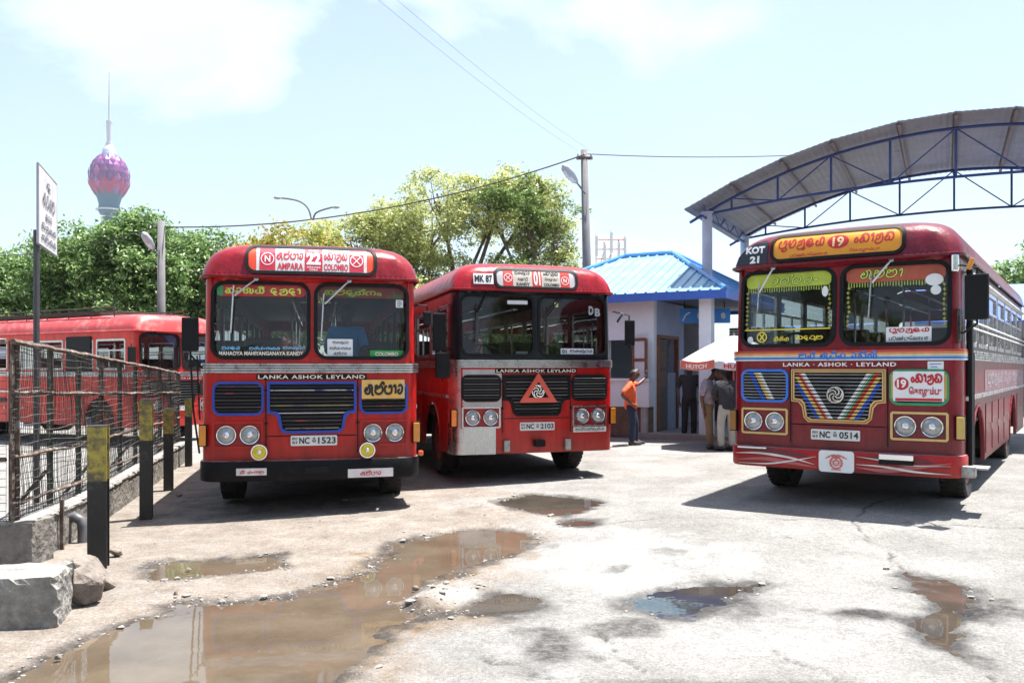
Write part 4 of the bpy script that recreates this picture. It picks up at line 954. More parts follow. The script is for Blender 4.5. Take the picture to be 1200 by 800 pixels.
# ---- bus on the right (19)
P3 = bus_paint('maroon', (.25, .006, .018), c2=(.17, .02, .04), f=.82); RF3 = roof_paint('roof_maroon', (.17, .008, .022))
gold = pm('gold_line', (.62, .42, .16), .4, .2, var=.12); blue3 = pm('sky_blue_frame', (.02, .16, .62), .4, var=.12); green3 = pm('green_frame', (.02, .28, .12), .4, var=.15)
def multi(n, seq):
    return pm(n, seq[0], .35, .2, var=.2)
s_w = pm('slat_white', (.48, .48, .48), .35, .3, var=.2)
b3 = bus(dict(kind=3, x=3.60, y=9.30, a=-.605, label='maroon bus with orange number 19 board and rainbow striped grille', paint=P3, roof=RF3, wsframe=P3, band=pm('dark_window_band', (.05, .02, .025), .4, var=.2),
    wip=((-.72, -.88, 2.42), (.55, .36, 2.46)), silverwiper=True, gframe=gold, gframe_w=.035, sframe=(blue3, green3), nslat=13, slatm=[s_w], slats=[s_w], nside=9, hpanel=bus_paint('lamp_panel_maroon', (.20, .012, .02)), hframe=gold, ind=(pm('dark_amber', (.28, .12, .02), .4), pm('tan_lens', (.55, .36, .08), .3, coat=.4)), num='0514', plate_u=-.02, plate_z=.80, rails=True, alu=True, door_gap=True, sidetext=True))
d3 = dest(b3, (-.72, .66), 2.785, 3.055, pm('board_orange_yellow', (.70, .28, .012), .45, var=.07))
decal('lettering', each2d(fit2d(sinh2d('පූඬළුඔය', .19, .15), -.66, -.14, 2.865, 3.02), fit2d(sinh2d('ෙකාළඹ', .19, .15), .17, .58, 2.875, 3.02), fit2d(text2d('பூண்டுேலாயா', .02), -.52, -.10, 2.80, 2.845), fit2d(text2d('ெகாழும்பு', .02), .13, .44, 2.80, 2.85)), fm, .0145, red_t, d3)
nb_ = sub('round_badge', plate([(.005 + .115 * math.cos(2 * math.pi * i / 24), 2.94 + .078 * math.sin(2 * math.pi * i / 24)) for i in range(24)], [], .0145, None, fm, .08, .04), red_t, d3)
decal('lettering', fit2d(text2d('19', .03), -.055, .065, 2.885, 2.995), fm, .0170, pm('pale_orange_letter', (.80, .55, .25), .5), d3)
kot = sub('depot_panel', plate([(-1.17, 2.745), (-.79, 2.745), (-.79, 3.03), (-.93, 3.02), (-1.06, 2.94), (-1.14, 2.85)], [], .008, .0, fm, .06, .04), pm('navy_panel', (.012, .016, .03), .45, var=.15), b3)
decal('lettering', each2d(fit2d(text2d('KOT', .05), -1.05, -.82, 2.88, 2.965), fit2d(text2d('21', .05), -.995, -.88, 2.765, 2.85)), fm, .0105, white_t, kot)
# painted V stripes over the centre grille: short pieces clipped to each slat
vc = {'red': (.55, .02, .02), 'yellow': (.65, .45, .10), 'blue': (.02, .10, .55), 'green': (.02, .28, .10), 'white': (.7, .7, .7)}
gz0_, gz1_ = .975, 1.487
for cn_, off in (('white', -.035), ('yellow', .085), ('blue', .13), ('red', .04), ('green', .0)):
    VF = []
    for k in range(13):
        z = gz0_ + (gz1_ - gz0_) * (k + .5) / 13; f = (z - .93) / .56
        for s in (-1, 1):
            o_ = off if not (cn_ == 'green' and s < 0) else 9
            if cn_ == 'white' and s < 0: o_ = .0
            u = s * (.03 + f * .34 + o_); lim = .45 if z > 1.17 else .32
            hw_ = .024 if cn_ != 'white' else .03
            if abs(u) + hw_ < lim: VF.append(([(u - hw_, z - .012), (u + hw_, z - .012), (u + hw_ + .02 * s, z + .012), (u - hw_ + .02 * s, z + .012)], [(0, 1, 2, 3)]))
    decal('grille_stripe', VF, fm, .0295, pm('stripe_' + cn_, vc[cn_], .4, var=.1), b3)
VF = []
for k in range(9):
    z = 1.18 + (1.492 - 1.18) * (k + .5) / 9
    for q, off in ((0, -.98), (1, -.93), (2, -.88)): pass
for cn_, off in (('blue', -.97), ('yellow', -.90), ('white', -.865)):
    decal('grille_stripe', list([([(off + .16 * (1 - f) - .03, z - .011), (off + .16 * (1 - f) + .02, z - .011), (off + .16 * (1 - f) + .0, z + .011), (off + .16 * (1 - f) - .05, z + .011)], [(0, 1, 2, 3)]) for f, z in [((k + .5) / 9, 1.18 + .312 * (k + .5) / 9) for k in range(9)]]), fm, .0295, pm('stripe_' + cn_, vc[cn_]), b3)
eb = MB().lathe([(.098, .0), (.098, -.02), (.085, -.028)], fm(-.01, 1.245, .03), 28, 'y').build('round_emblem', s_red, b3, auto=40)
decal('emblem_mark', emblem2d(-.01, 1.245, .085), fm, .062, chrome, eb)
# right hand route board
rb = board(b3, .575, 1.06, 1.19, 1.505, .05, paper_m, .012, name='place_board')
decal('lettering', each2d(fit2d(sinh2d('ෙකාළඹ', .28), .745, 1.045, 1.36, 1.485)), fm, .054, red_t, rb)
decal('lettering', fit2d(text2d('ெகாழும்பு', .035), .73, 1.04, 1.235, 1.345), fm, .054, red_t, rb)
sub('round_badge', plate([(.66 + .068 * math.cos(2 * math.pi * i / 24), 1.375 + .068 * math.sin(2 * math.pi * i / 24)) for i in range(24)], [], .053, None, fm), red_t, rb)
decal('lettering', fit2d(text2d('19', .04), .615, .705, 1.33, 1.42), fm, .057, white_t, rb)
patch(rb, .60, 1.04, 1.195, 1.222, .054, red_t)
patch(b3, .555, .575, 1.22, 1.47, .028, pm('orange_edge', (.7, .35, .03), .5), 'orange_strip'); patch(b3, 1.062, 1.08, 1.22, 1.47, .028, pm('orange_edge', (.7, .35, .03)), 'orange_strip')
sk = board(b3, .90, 1.05, 1.525, 1.61, .008, paper_m, name='sticker', th=.004); decal('lettering', merge2d(line2d((.92, 1.58), (1.03, 1.585), .008), line2d((.93, 1.555), (.99, 1.552), .008)), fm, .0095, blue_t, sk)
# windscreen banners
bn = board(b3, -1.06, -.08, 2.475, 2.645, -.018, pm('banner_lime', (.42, .50, .05), .5, var=.2), .05, name='windscreen_banner', th=.002); decal('lettering', fit2d(sinh2d('රත්තරං', .24, .2), -.78, -.22, 2.49, 2.62), fm, -.014, pm('dark_green_letter', (.02, .06, .02), .5), bn)
decal('lettering', fit2d(sinh2d('රත්තරං', .13, .2), -.775, -.225, 2.495, 2.617), fm, -.0115, lime_t, bn)
bn = board(b3, .08, 1.06, 2.475, 2.645, -.018, pm('banner_rust', (.40, .08, .04), .5, var=.3), .05, name='windscreen_banner', th=.002); decal('lettering', fit2d(sinh2d('අම්මා', .26, .2), .22, .66, 2.50, 2.64), fm, -.014, black_t, bn)
decal('lettering', fit2d(sinh2d('අම්මා', .13, .2), .225, .655, 2.505, 2.637), fm, -.0115, lime_t, bn)
tass = pm('tassel_green', (.30, .40, .08), .8, var=.4, vs_=40)
for u0, u1 in ((-1.05, -.09), (.09, 1.05)):
    mb = MB(); n_ = 34
    for k in range(n_):
        u = u0 + (u1 - u0) * (k + .5) / n_; mb.box(fm(u, 2.475 - .02, -.03), (.012, .004, .05 + .02 * random.random()))
    mb.build('fringe', tass, b3)
for u in (-1.05, -.10, .10, 1.05):
    mb = MB()
    for k in range(9): mb.lathe([(.0, -.022), (.02, 0), (.0, .022)], fm(u + random.uniform(-.008, .008), 2.42 - k * .052, -.035), 6)
    mb.build('bead_garland', pm('bead_yellow', (.45, .45, .10), .6, var=.5, vs_=60), b3)
decal('windscreen_lettering', each2d(merge2d(circle2d(-.86, 1.90, .055, .014), line2d((-.885, 1.865), (-.835, 1.935), .016), line2d((-.885, 1.935), (-.835, 1.865), .016)), fit2d(sinh2d('සිහින', .2), -.72, -.54, 1.85, 1.905), fit2d(sinh2d('කැදවුම'.replace('ැ', ''), .2), -.46, -.16, 1.85, 1.91)), fm, -.008, yel_t, b3)
decal('windscreen_lettering', line2d((-1.07, 1.985), (-.08, 1.985), .014), fm, -.008, yel_t, b3)
for (u, z, ru, rz) in ((-1.0, 1.87, .035, .04), (-.145, 2.40, .035, .06), (.955, 2.47, .085, .065), (.97, 2.36, .05, .05)):
    sub('sticker', plate([(u + ru * math.cos(2 * math.pi * i / 16), z + rz * math.sin(2 * math.pi * i / 16)) for i in range(16)], [], -.009, None, fm), paper_m, b3)
rc = board(b3, .49, .93, 1.82, 1.98, -.03, paper_m, name='route_card', th=.003); decal('lettering', fit2d(sinh2d('පූඬළුඔය', .2), .52, .91, 1.905, 1.97), fm, -.026, red_t, rc); decal('lettering', fit2d(text2d('பூண்டுேலாயா', .02), .52, .90, 1.835, 1.885), fm, -.026, black_t, rc)
# painted bumper
bmp_m = pm('bumper_scarlet', (.34, .010, .010), .36, var=.25, vs_=3, coat=.1, spec=.3, zdirt=(.38, .56, rust_dust, .5))
bp3 = bumper(b3, bmp_m, pm('worn_maroon_top', (.30, .20, .20), .5, .3, var=.3))
swirl_w = pm('swirl_white', (.66, .62, .60), .4, var=.2); swirl_d = pm('swirl_maroon', (.12, .01, .02), .4)
def flourish(PP, wmax):
    P = crom(PP, 7); n = len(P); V = []; F = []
    for i in range(n):
        t = Vector(P[min(n - 1, i + 1)]) - Vector(P[max(0, i - 1)]); t.normalize(); m = Vector((-t.y, t.x)) * (wmax * (.12 + .88 * math.sin(math.pi * i / (n - 1)) ** 1.3) / 2); p = Vector(P[i]); V += [tuple(p + m), tuple(p - m)]
    return [(u, min(.622, max(.412, z))) for u, z in V], [(2 * i, 2 * i + 1, 2 * i + 3, 2 * i + 2) for i in range(n - 1)]
swirl_p = pm('swirl_rose', (.42, .10, .10), .4, var=.2)
for q, (m_, PP, w_) in enumerate(((swirl_d, [(-1.15, .59), (-.8, .60), (-.45, .57), (-.2, .53)], .05), (swirl_p, [(-1.12, .47), (-.8, .50), (-.5, .475), (-.2, .44)], .045), (swirl_w, [(-1.15, .545), (-.85, .56), (-.5, .53), (-.22, .47)], .026),
    (swirl_w, [(-1.1, .435), (-.75, .445), (-.45, .50), (-.2, .56)], .018), (swirl_d, [(.22, .55), (.55, .60), (.85, .57), (1.12, .50)], .05), (swirl_p, [(.22, .47), (.5, .45), (.8, .50), (1.13, .56)], .05), (swirl_w, [(.22, .50), (.5, .49), (.8, .455), (1.13, .445)], .024), (swirl_w, [(.22, .585), (.45, .56), (.7, .52), (1.13, .53)], .016), (swirl_d, [(-.2, .425), (.1, .43), (.5, .42), (.9, .43)], .02))):
    decal('painted_swirl', flourish(PP, w_), fmb, .002 + .0012 * q, m_, b3)
ep = board(b3, -.17, .20, .40, .635, .018, paper_m, .035, fmb, 'emblem_plate')
VV = [circle2d(.015, .505, .062, .02, 18), circle2d(.015, .505, .03, .014, 14)]
for a in range(-60, 61, 20):
    VV.append(ribbon(crom([(.015, .545), (.015 + .06 * math.sin(R(a)), .565 + .03 * math.cos(R(a))), (.015 + .13 * math.sin(R(a)), .575 - .03 * abs(math.sin(R(a))))], 4), .012))
for zq in (.485, .505, .525): VV.append(line2d((-.04, zq), (.07, zq), .008))
VV.append(line2d((-.035, .43), (.065, .43), .012))
decal('emblem', merge2d(*VV), fmb, .021, pm('coral_ink', (.62, .16, .14), .5), ep)
MB().cbox((.62, -.115, .60), (.34, .03, .06), .01).build('bumper_guard', chrome, b3)
MB().cbox((.62, -.112, .545), (.34, .02, .05), .008).build('bumper_guard_lower', black, b3)
MB().cbox((-.92, -.112, .625), (.34, .03, .02), .006).build('bumper_guard', chrome, b3)
mirror(b3, (1.36, -.02, 2.26), .22, .46, (1.20, .05, 2.60), (1.22, .1, 1.9), R(-10))
MB().cbox((1.30, .0, 2.60), (.05, .03, .12), .01, ry=R(20)).build('mirror_tab', amber, b3)
MB().cbox((1.16, .02, 2.62), (.07, .06, .18), .02).build('corner_bracket', chrome, b3)
MB().cbox((1.19, .11, 1.98), (.04, .12, .36), .03).build('quarter_light', sglass_m, b3)
MB().cbox((1.33, .30, .50), (.22, .30, .02), .006).cbox((1.27, .12, .47), (.14, .1, .12), .02).build('step', pm('scuffed_steel', (.35, .34, .33)), b3)

# ---- bus behind the fence
P4 = bus_paint('scarlet', (.62, .022, .012), zd=.7, amt=.5); RF4 = pm('roof_faded_red', (.56, .06, .06), .45, var=.15, col2=(.62, .20, .18), mixs=3)
b4 = bus(dict(kind=4, x=-8.15, y=20.75, a=R(60), label='bright red bus seen side on behind the mesh fence', paint=P4, roof=RF4, wip=((-.72, -.88, 2.40), (.42, .16, 2.38)), gframe=black, sframe=(black, black), nslat=8, slatm=[s_red], slats=[s_red], nside=6, hpanel=P4, hframe=steel, ind=(amber, amber), num='1407', alu=True, openwin=(0, 2, 4), openside=-1))
mb = MB().cbox((-1.205, 2.32, 2.12), (.03, 1.02, .98), .02); mb.build('cab_door', black, b4)
rk = MB()
for x in (-1.0, 1.0):
    for z in (3.22, 3.32): rk.tube([(x, 1.2, z), (x, 8.6, z)], .018, 6)
for k in range(9):
    y = 1.2 + k * .925; rk.tube([(-1.0, y, 3.22), (1.0, y, 3.22)], .016, 6)
    for x in (-1.0, 1.0): rk.tube([(x, y, 3.0), (x, y, 3.33)], .016, 6)
rk.build('roof_rack', pm('rack_rust', (.05, .035, .03), .8, var=.4), b4)
MB().box((0, 5.2, 3.20), (1.8, 6.6, .10)).build('rack_cover', pm('tarpaulin', (.045, .045, .045), .8, var=.3), b4)
mirror(b4, (-1.40, -.02, 2.12), .20, .42, (-1.21, .1, 2.52), (-1.22, .12, 1.9))
# ------------------------------------------------------------------ station building (hip roof, blue sheets), turned 30 degrees
CW = (3.185, 18.9); BA = R(-30); BZ = zg(*CW)
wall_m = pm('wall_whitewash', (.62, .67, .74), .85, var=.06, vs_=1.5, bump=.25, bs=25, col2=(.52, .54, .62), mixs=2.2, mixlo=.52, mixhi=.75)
ledge_m = pm('ledge_white', (.58, .60, .66), .8, var=.08, vs_=2, bump=.2, bs=25, col2=(.5, .5, .55), mixs=3, mixlo=.58, mixhi=.8)
plinth_m = pm('plinth_brown', (.17, .13, .10), .9, var=.3, vs_=4, bump=.3)
shaded_wall_m = pm('wall_shade_blue', (.30, .36, .52), .8, var=.1, vs_=2, bump=.2)  # side wall's shade is put into this darker, bluer colour
roofb = pm('roof_sheet_blue', (.07, .26, .60), .30, .0, var=.15, vs_=2, coat=.25, col2=(.16, .36, .62), mixs=1.5)
roof_pale = pm('roof_sheet_pale_blue', (.20, .36, .48), .35, .0, var=.12, vs_=2, coat=.3, col2=(.26, .43, .54), mixs=1.5)  # paler blue for the front and rear slopes
fascia_m = pm('fascia_blue', (.03, .11, .45), .45, var=.12)
wood_m = pm('shutter_wood', (.16, .06, .03), .6, var=.3, vs_=8)
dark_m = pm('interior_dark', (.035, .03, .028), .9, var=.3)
bld = empty('station_building', (*CW, BZ), BA); tag(bld, 'whitewashed station building with blue ribbed hip roof and brown open shutter', 'building')
# front wall along -x with window opening
wx0, wx1, wz0, wz1 = -1.12, -.50, 1.28, 2.2
mb = MB(); mb.box((-2.21, .1, 1.6), (2.18, .2, 3.2)); mb.box((-.25, .1, 1.6), (.5, .2, 3.2)); mb.box((-.81, .1, .64), (.62, .2, 1.28)); mb.box((-.81, .1, 2.7), (.62, .2, 1.0)); mb.build('front_wall', wall_m, bld)
mb = MB()
for a, b_ in (((-.81, .06, wz1 + .02), (.74, .1, .05)), ((-.81, .06, wz0 - .02), (.78, .16, .05)), ((wx0 - .03, .06, 1.74), (.06, .1, .96)), ((wx1 + .03, .06, 1.74), (.06, .1, .96))): mb.box(a, b_)
wf = mb.build('window_frame', wood_m, bld)
for sx, hx, ang in ((1, wx1 + .02, R(-22)),):
    sh = empty('tmp'); COL.objects.unlink(sh); bpy.data.objects.remove(sh)
    mb = MB()
    for q in ((0.02, .9), (.40, .9)): mb.box((hx + q[0] * math.cos(ang), -.04 + q[0] * math.sin(ang), 1.74), (.06, .04, .96), rz=ang)
    for zq in (1.28, 1.74, 2.2): mb.box((hx + .21 * math.cos(ang), -.04 + .21 * math.sin(ang), zq), (.36, .035, .07), rz=ang)
    s_ = mb.build('shutter', wood_m, bld)
    for zq in (1.51, 1.97): MB().box((hx + .21 * math.cos(ang), -.04 + .21 * math.sin(ang), zq), (.32, .008, .39), rz=ang).build('shutter_pane', pm('frosted_pane', (.55, .60, .68), .3, var=.1), s_)
MB().box((-1.6, -.16, 1.0), (3.2, .30, .62)).box((-1.6, -.18, 1.30), (3.24, .36, .05)).build('counter_ledge', ledge_m, bld)
for x_ in (-.14, -1.7): MB().box((x_, -.2, .33), (.13, .13, .72)).build('ledge_post', pm('post_grey', (.32, .31, .32), .8, var=.2), bld)
MB().box((-1.65, -.012, .35), (3.3, .02, .7)).build('plinth', plinth_m, bld)
# side wall with doorway
mb = MB(); mb.box((-.1, .2, 1.6), (.2, .0 + .02, 3.2)); mb.box((-.1, 1.85, 1.6), (.2, .5, 3.2)); mb.box((-.1, .9, 2.75), (.2, 1.4, .9)); mb.build('side_wall', shaded_wall_m, bld)
mb = MB()
for a, b_ in (((.0, .24, 1.16), (.10, .07, 2.3)), ((.0, 1.56, 1.16), (.10, .07, 2.3)), ((.0, .9, 2.28), (.10, 1.4, .07))): mb.box(a, b_)
dfm = mb.build('door_frame', wood_m, bld)
mb = MB(); mb.box((-.03, .58, 1.12), (.05, .6, 2.2)); dr = mb.build('door', pm('door_dark', (.05, .035, .03), .6, var=.3), bld)
for zq in (1.75, 1.3): MB().box((.0, .58, zq), (.02, .42, .36)).build('door_panel', pm('door_panel_brown', (.10, .05, .035), .6, var=.2), dr)
MB().box((-.03, 1.24, .75), (.05, .58, 1.4)).build('half_door', pm('half_door_blue', (.16, .20, .30), .6, var=.2), bld)
for px_, py_ in ((1.22, -.02), (1.22, 3.6), (3.6, 3.6)):
    mb = MB(); mb.cbox((px_, py_, 1.6), (.27, .27, 3.2), .015); mb.build('pillar', wall_m, bld)
MB().box((-1.65, 4.2, 1.6), (3.3, .2, 3.2)).box((-3.2, 2.1, 1.6), (.2, 4.2, 3.2)).build('rear_wall', wall_m, bld)
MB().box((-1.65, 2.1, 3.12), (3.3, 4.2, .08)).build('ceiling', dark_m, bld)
MB().box((.9, 2.5, 3.14), (1.7, 5.6, .05)).build('porch_ceiling', pm('ceiling_board', (.14, .16, .22), .8), bld)
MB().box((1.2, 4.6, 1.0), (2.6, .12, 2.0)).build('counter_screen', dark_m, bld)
MB().box((.9, 2.1, .06), (2.6, 5.0, .12)).build('porch_floor', pm('porch_concrete', (.26, .25, .24), .9, var=.15), bld)
mb = MB()
for k in range(7): mb.box((1.6, 3.3, 2.12 + k * .07), (1.6, .05, .05), rx=R(30))
mb.build('louvre', pm('louvre_grey', (.30, .31, .33), .6), bld)
ex0, ex1, ey0, ey1, rx0, rx1, ry, ze, zr = -3.7, 1.78, -.55, 4.95, -1.6, -.32, 2.2, 3.2, 4.40
C4 = [Vector((ex0, ey0, ze)), Vector((ex1, ey0, ze)), Vector((ex1, ey1, ze)), Vector((ex0, ey1, ze))]; RD = [Vector((rx0, ry, zr)), Vector((rx1, ry, zr))]
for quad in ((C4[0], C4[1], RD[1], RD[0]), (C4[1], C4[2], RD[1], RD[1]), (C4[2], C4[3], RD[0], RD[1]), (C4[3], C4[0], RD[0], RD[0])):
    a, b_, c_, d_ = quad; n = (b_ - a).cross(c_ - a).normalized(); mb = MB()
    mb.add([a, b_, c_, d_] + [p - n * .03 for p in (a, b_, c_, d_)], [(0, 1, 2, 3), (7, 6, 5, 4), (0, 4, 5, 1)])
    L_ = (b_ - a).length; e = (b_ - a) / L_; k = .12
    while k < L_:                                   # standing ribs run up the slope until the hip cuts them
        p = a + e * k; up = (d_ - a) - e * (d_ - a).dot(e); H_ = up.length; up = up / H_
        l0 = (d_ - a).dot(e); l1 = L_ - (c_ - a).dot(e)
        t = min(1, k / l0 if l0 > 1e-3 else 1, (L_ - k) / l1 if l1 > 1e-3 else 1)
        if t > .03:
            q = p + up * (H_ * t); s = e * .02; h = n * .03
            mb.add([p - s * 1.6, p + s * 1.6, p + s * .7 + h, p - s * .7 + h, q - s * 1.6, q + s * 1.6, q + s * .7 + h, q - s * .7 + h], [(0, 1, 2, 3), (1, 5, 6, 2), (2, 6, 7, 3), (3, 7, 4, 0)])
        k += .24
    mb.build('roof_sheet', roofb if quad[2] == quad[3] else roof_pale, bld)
mb = MB()
for i in range(4):
    r_ = RD[0] if i in (0, 3) else RD[1]; mb.tube([C4[i] + Vector((0, 0, .03)), r_ + Vector((0, 0, .04))], .05, 8)
mb.tube([RD[0] + Vector((0, 0, .04)), RD[1] + Vector((0, 0, .04))], .055, 8); mb.build('ridge_cap', roofb, bld)
mb = MB()
for i in range(4):
    a, b_ = C4[i], C4[(i + 1) % 4]; m = (a + b_) / 2; dv = b_ - a; mb.box((m.x, m.y, ze - .09), (dv.length + .04, .035, .18), rz=math.atan2(dv.y, dv.x))
mb.build('fascia', fascia_m, bld)
# hanging sign in the porch
sg = empty('blue_sign', at(823, 370, 19.6), R(-8)); tag(sg, 'blue sign with a white letter e hanging under the station roof', 'sign')
MB().cbox((.06, 0, 0), (1.15, .06, .34), .01).build('sign_panel', pm('sign_blue', (.04, .30, .85), .4, var=.08), sg)
V, F = fit2d(text2d('e', .05), -.12, .12, -.11, .11); decal('lettering', (V, F), lambda u, v, d: (u, -.03 - d, v), .004, white_t, sg)
V, F = fit2d(text2d('e', .03), .42, .52, -.07, .07); decal('lettering', (V, F), lambda u, v, d: (u, -.03 - d, v), .004, white_t, sg)
V, F = ribbon(crom([(-.45, -.12), (-.38, .02), (-.28, .08)], 4), .03); decal('painted_swoosh', (V, F), lambda u, v, d: (u, -.03 - d, v), .004, white_t, sg)
MB().tube([(-.4, 0, .17), (-.4, 0, .5)], .012, 6).tube([(.5, 0, .17), (.5, 0, .5)], .012, 6).build('hanger', black, sg)

# ------------------------------------------------------------------ arched canopy over the bays
c0_ = Vector((3.92, 18.55, 0)); ca_v = Vector((.889, -.459, 0)); cd_v = Vector((.459, .889, 0)); CDL = 5.4
def az(t): return 6.55 - 1.35 * ((t - 5.2) / 5.2) ** 2
def cp(t, s, z): return c0_ + ca_v * t + cd_v * s + Vector((0, 0, z))
can = empty('canopy', c0_); tag(can, 'arched metal canopy on blue trusses over the bus bays', 'canopy')
def cl(p): return p - c0_
sheet_m = pm('canopy_sheet', (.18, .18, .20), .55, .2, var=.15, vs_=2, col2=(.10, .095, .10), mixs=2.5, mixlo=.58, mixhi=.75)
truss_m = pm('truss_blue', (.02, .05, .19), .5, var=.15)
ts = [-.25, 1.15, 2.3, 4.2, 5.2, 6.3, 8.2, 9.3, 10.65]
ts = [-.12, .9, 1.95, 2.95, 4.2, 5.2, 6.2, 7.45, 8.5, 9.5, 10.65]
for a, b_ in zip(ts[:-1], ts[1:]):
    mb = MB(); n = max(4, round((b_ - a) / .06)); top = []
    pa, pb = Vector((a, az(a))), Vector((b_, az(b_)))
    prof = []
    for i in range(n + 1):
        q = pa.lerp(pb, i / n); prof.append((q.x, q.y + (.011 if i % 2 else 0) + (.012 if i in (0, n) else 0)))
    mb.loft([[cl(cp(t, s, z + dz)) for t, z in prof] for s, dz in ((0, 0), (CDL, 0))]); mb.loft([[cl(cp(t, s, z + .03)) for t, z in prof] for s in (0, CDL)])
    mb.loft([[cl(cp(t, 0, z - .0)) for t, z in prof], [cl(cp(t, 0, z + .03)) for t, z in prof]])
    mb.build('roof_sheet', sheet_m, can)
rib_m = pm('purlin_brown', (.16, .12, .12), .6, var=.2)
for t in ts[1:-1]:
    mb = MB(); P = [cl(cp(t, s, az(t) - .05)) for s in (0.05, CDL - .05)]; mb.tube(P, .035, 6); mb.build('purlin', rib_m, can)
def bch(t): return 5.12 + .36 * (1 - ((t - 5.2) / 5.2) ** 2)
nodes = [.15, .75, 1.75, 2.85, 4.0, 5.2, 6.4, 7.55, 8.65, 9.65, 10.25]
for s in (.75, 4.75):
    mb = MB(); mb.tube([cl(cp(-.2 + 10.8 * i / 30, s, az(-.2 + 10.8 * i / 30) - .10)) for i in range(31)], .034, 6); mb.build('top_chord', truss_m, can)
    mb = MB(); mb.tube([cl(cp(.1 + 10.2 * i / 30, s, bch(.1 + 10.2 * i / 30))) for i in range(31)], .03, 6); mb.build('bottom_chord', truss_m, can)
    for i, t in enumerate(nodes):
        MB().tube([cl(cp(t, s, bch(t))), cl(cp(t, s, az(t) - .1))], .025, 6).build('truss_post', truss_m, can)
        if i < len(nodes) - 1:
            t2 = nodes[i + 1]
            P = [(t, az(t) - .1), (t2, bch(t2))] if i % 2 else [(t, bch(t)), (t2, az(t2) - .1)]
            MB().tube([cl(cp(P[0][0], s, P[0][1])), cl(cp(P[1][0], s, P[1][1]))], .015, 6).build('truss_diagonal', truss_m, can)
col_m = pm('column_pale_blue', (.42, .47, .58), .6, var=.1)
for t in (.2, 10.2):
    for s in (.75, 4.75):
        q = cl(cp(t, s, 0)); gz = zg(q.x + c0_.x, q.y + c0_.y)
        cb = MB().lathe([(.115, gz), (.115, 5.15), (.15, 5.16), (.15, 5.2)], (q.x, q.y, 0), 16).build('column', col_m, can, auto=40)
    mb = MB()
    for z in (5.05, 5.5 if t > 5 else 5.32): mb.tube([cl(cp(t, .3, z)), cl(cp(t, CDL - .3, z))], .03, 6)
    mb.build('eave_beam', truss_m, can)
    for k in range(9):
        s0 = .4 + k * .52; MB().tube([cl(cp(t, s0, 5.05 if k % 2 else 5.32)), cl(cp(t, s0 + .52, 5.32 if k % 2 else 5.05))], .016, 5).build('truss_diagonal', truss_m, can)

# ------------------------------------------------------------------ people
dg_cache = []
def skin(verts, edges, radii, sub_=2, root_i=0):
    me = bpy.data.meshes.new('sk'); me.from_pydata([tuple(v) for v in verts], edges, []); me.update()
    o = bpy.data.objects.new('sk', me); COL.objects.link(o)
    m = o.modifiers.new('s', 'SKIN'); m.use_smooth_shade = True
    for i, r in enumerate(radii):
        sv = me.skin_vertices[0].data[i]; sv.radius = r if isinstance(r, tuple) else (r, r); sv.use_root = (i == root_i)
    s2 = o.modifiers.new('d', 'SUBSURF'); s2.levels = sub_; s2.render_levels = sub_
    dg = bpy.context.evaluated_depsgraph_get(); out = bpy.data.meshes.new_from_object(o.evaluated_get(dg))
    bpy.data.objects.remove(o); bpy.data.meshes.remove(me); return out
def join_meshes(L, name):
    bm = bmesh.new()
    for m in L: bm.from_mesh(m)
    me = bpy.data.meshes.new(name); bm.to_mesh(me); bm.free()
    for p in me.polygons: p.use_smooth = True
    return me
def V3(*a): return Vector(a)
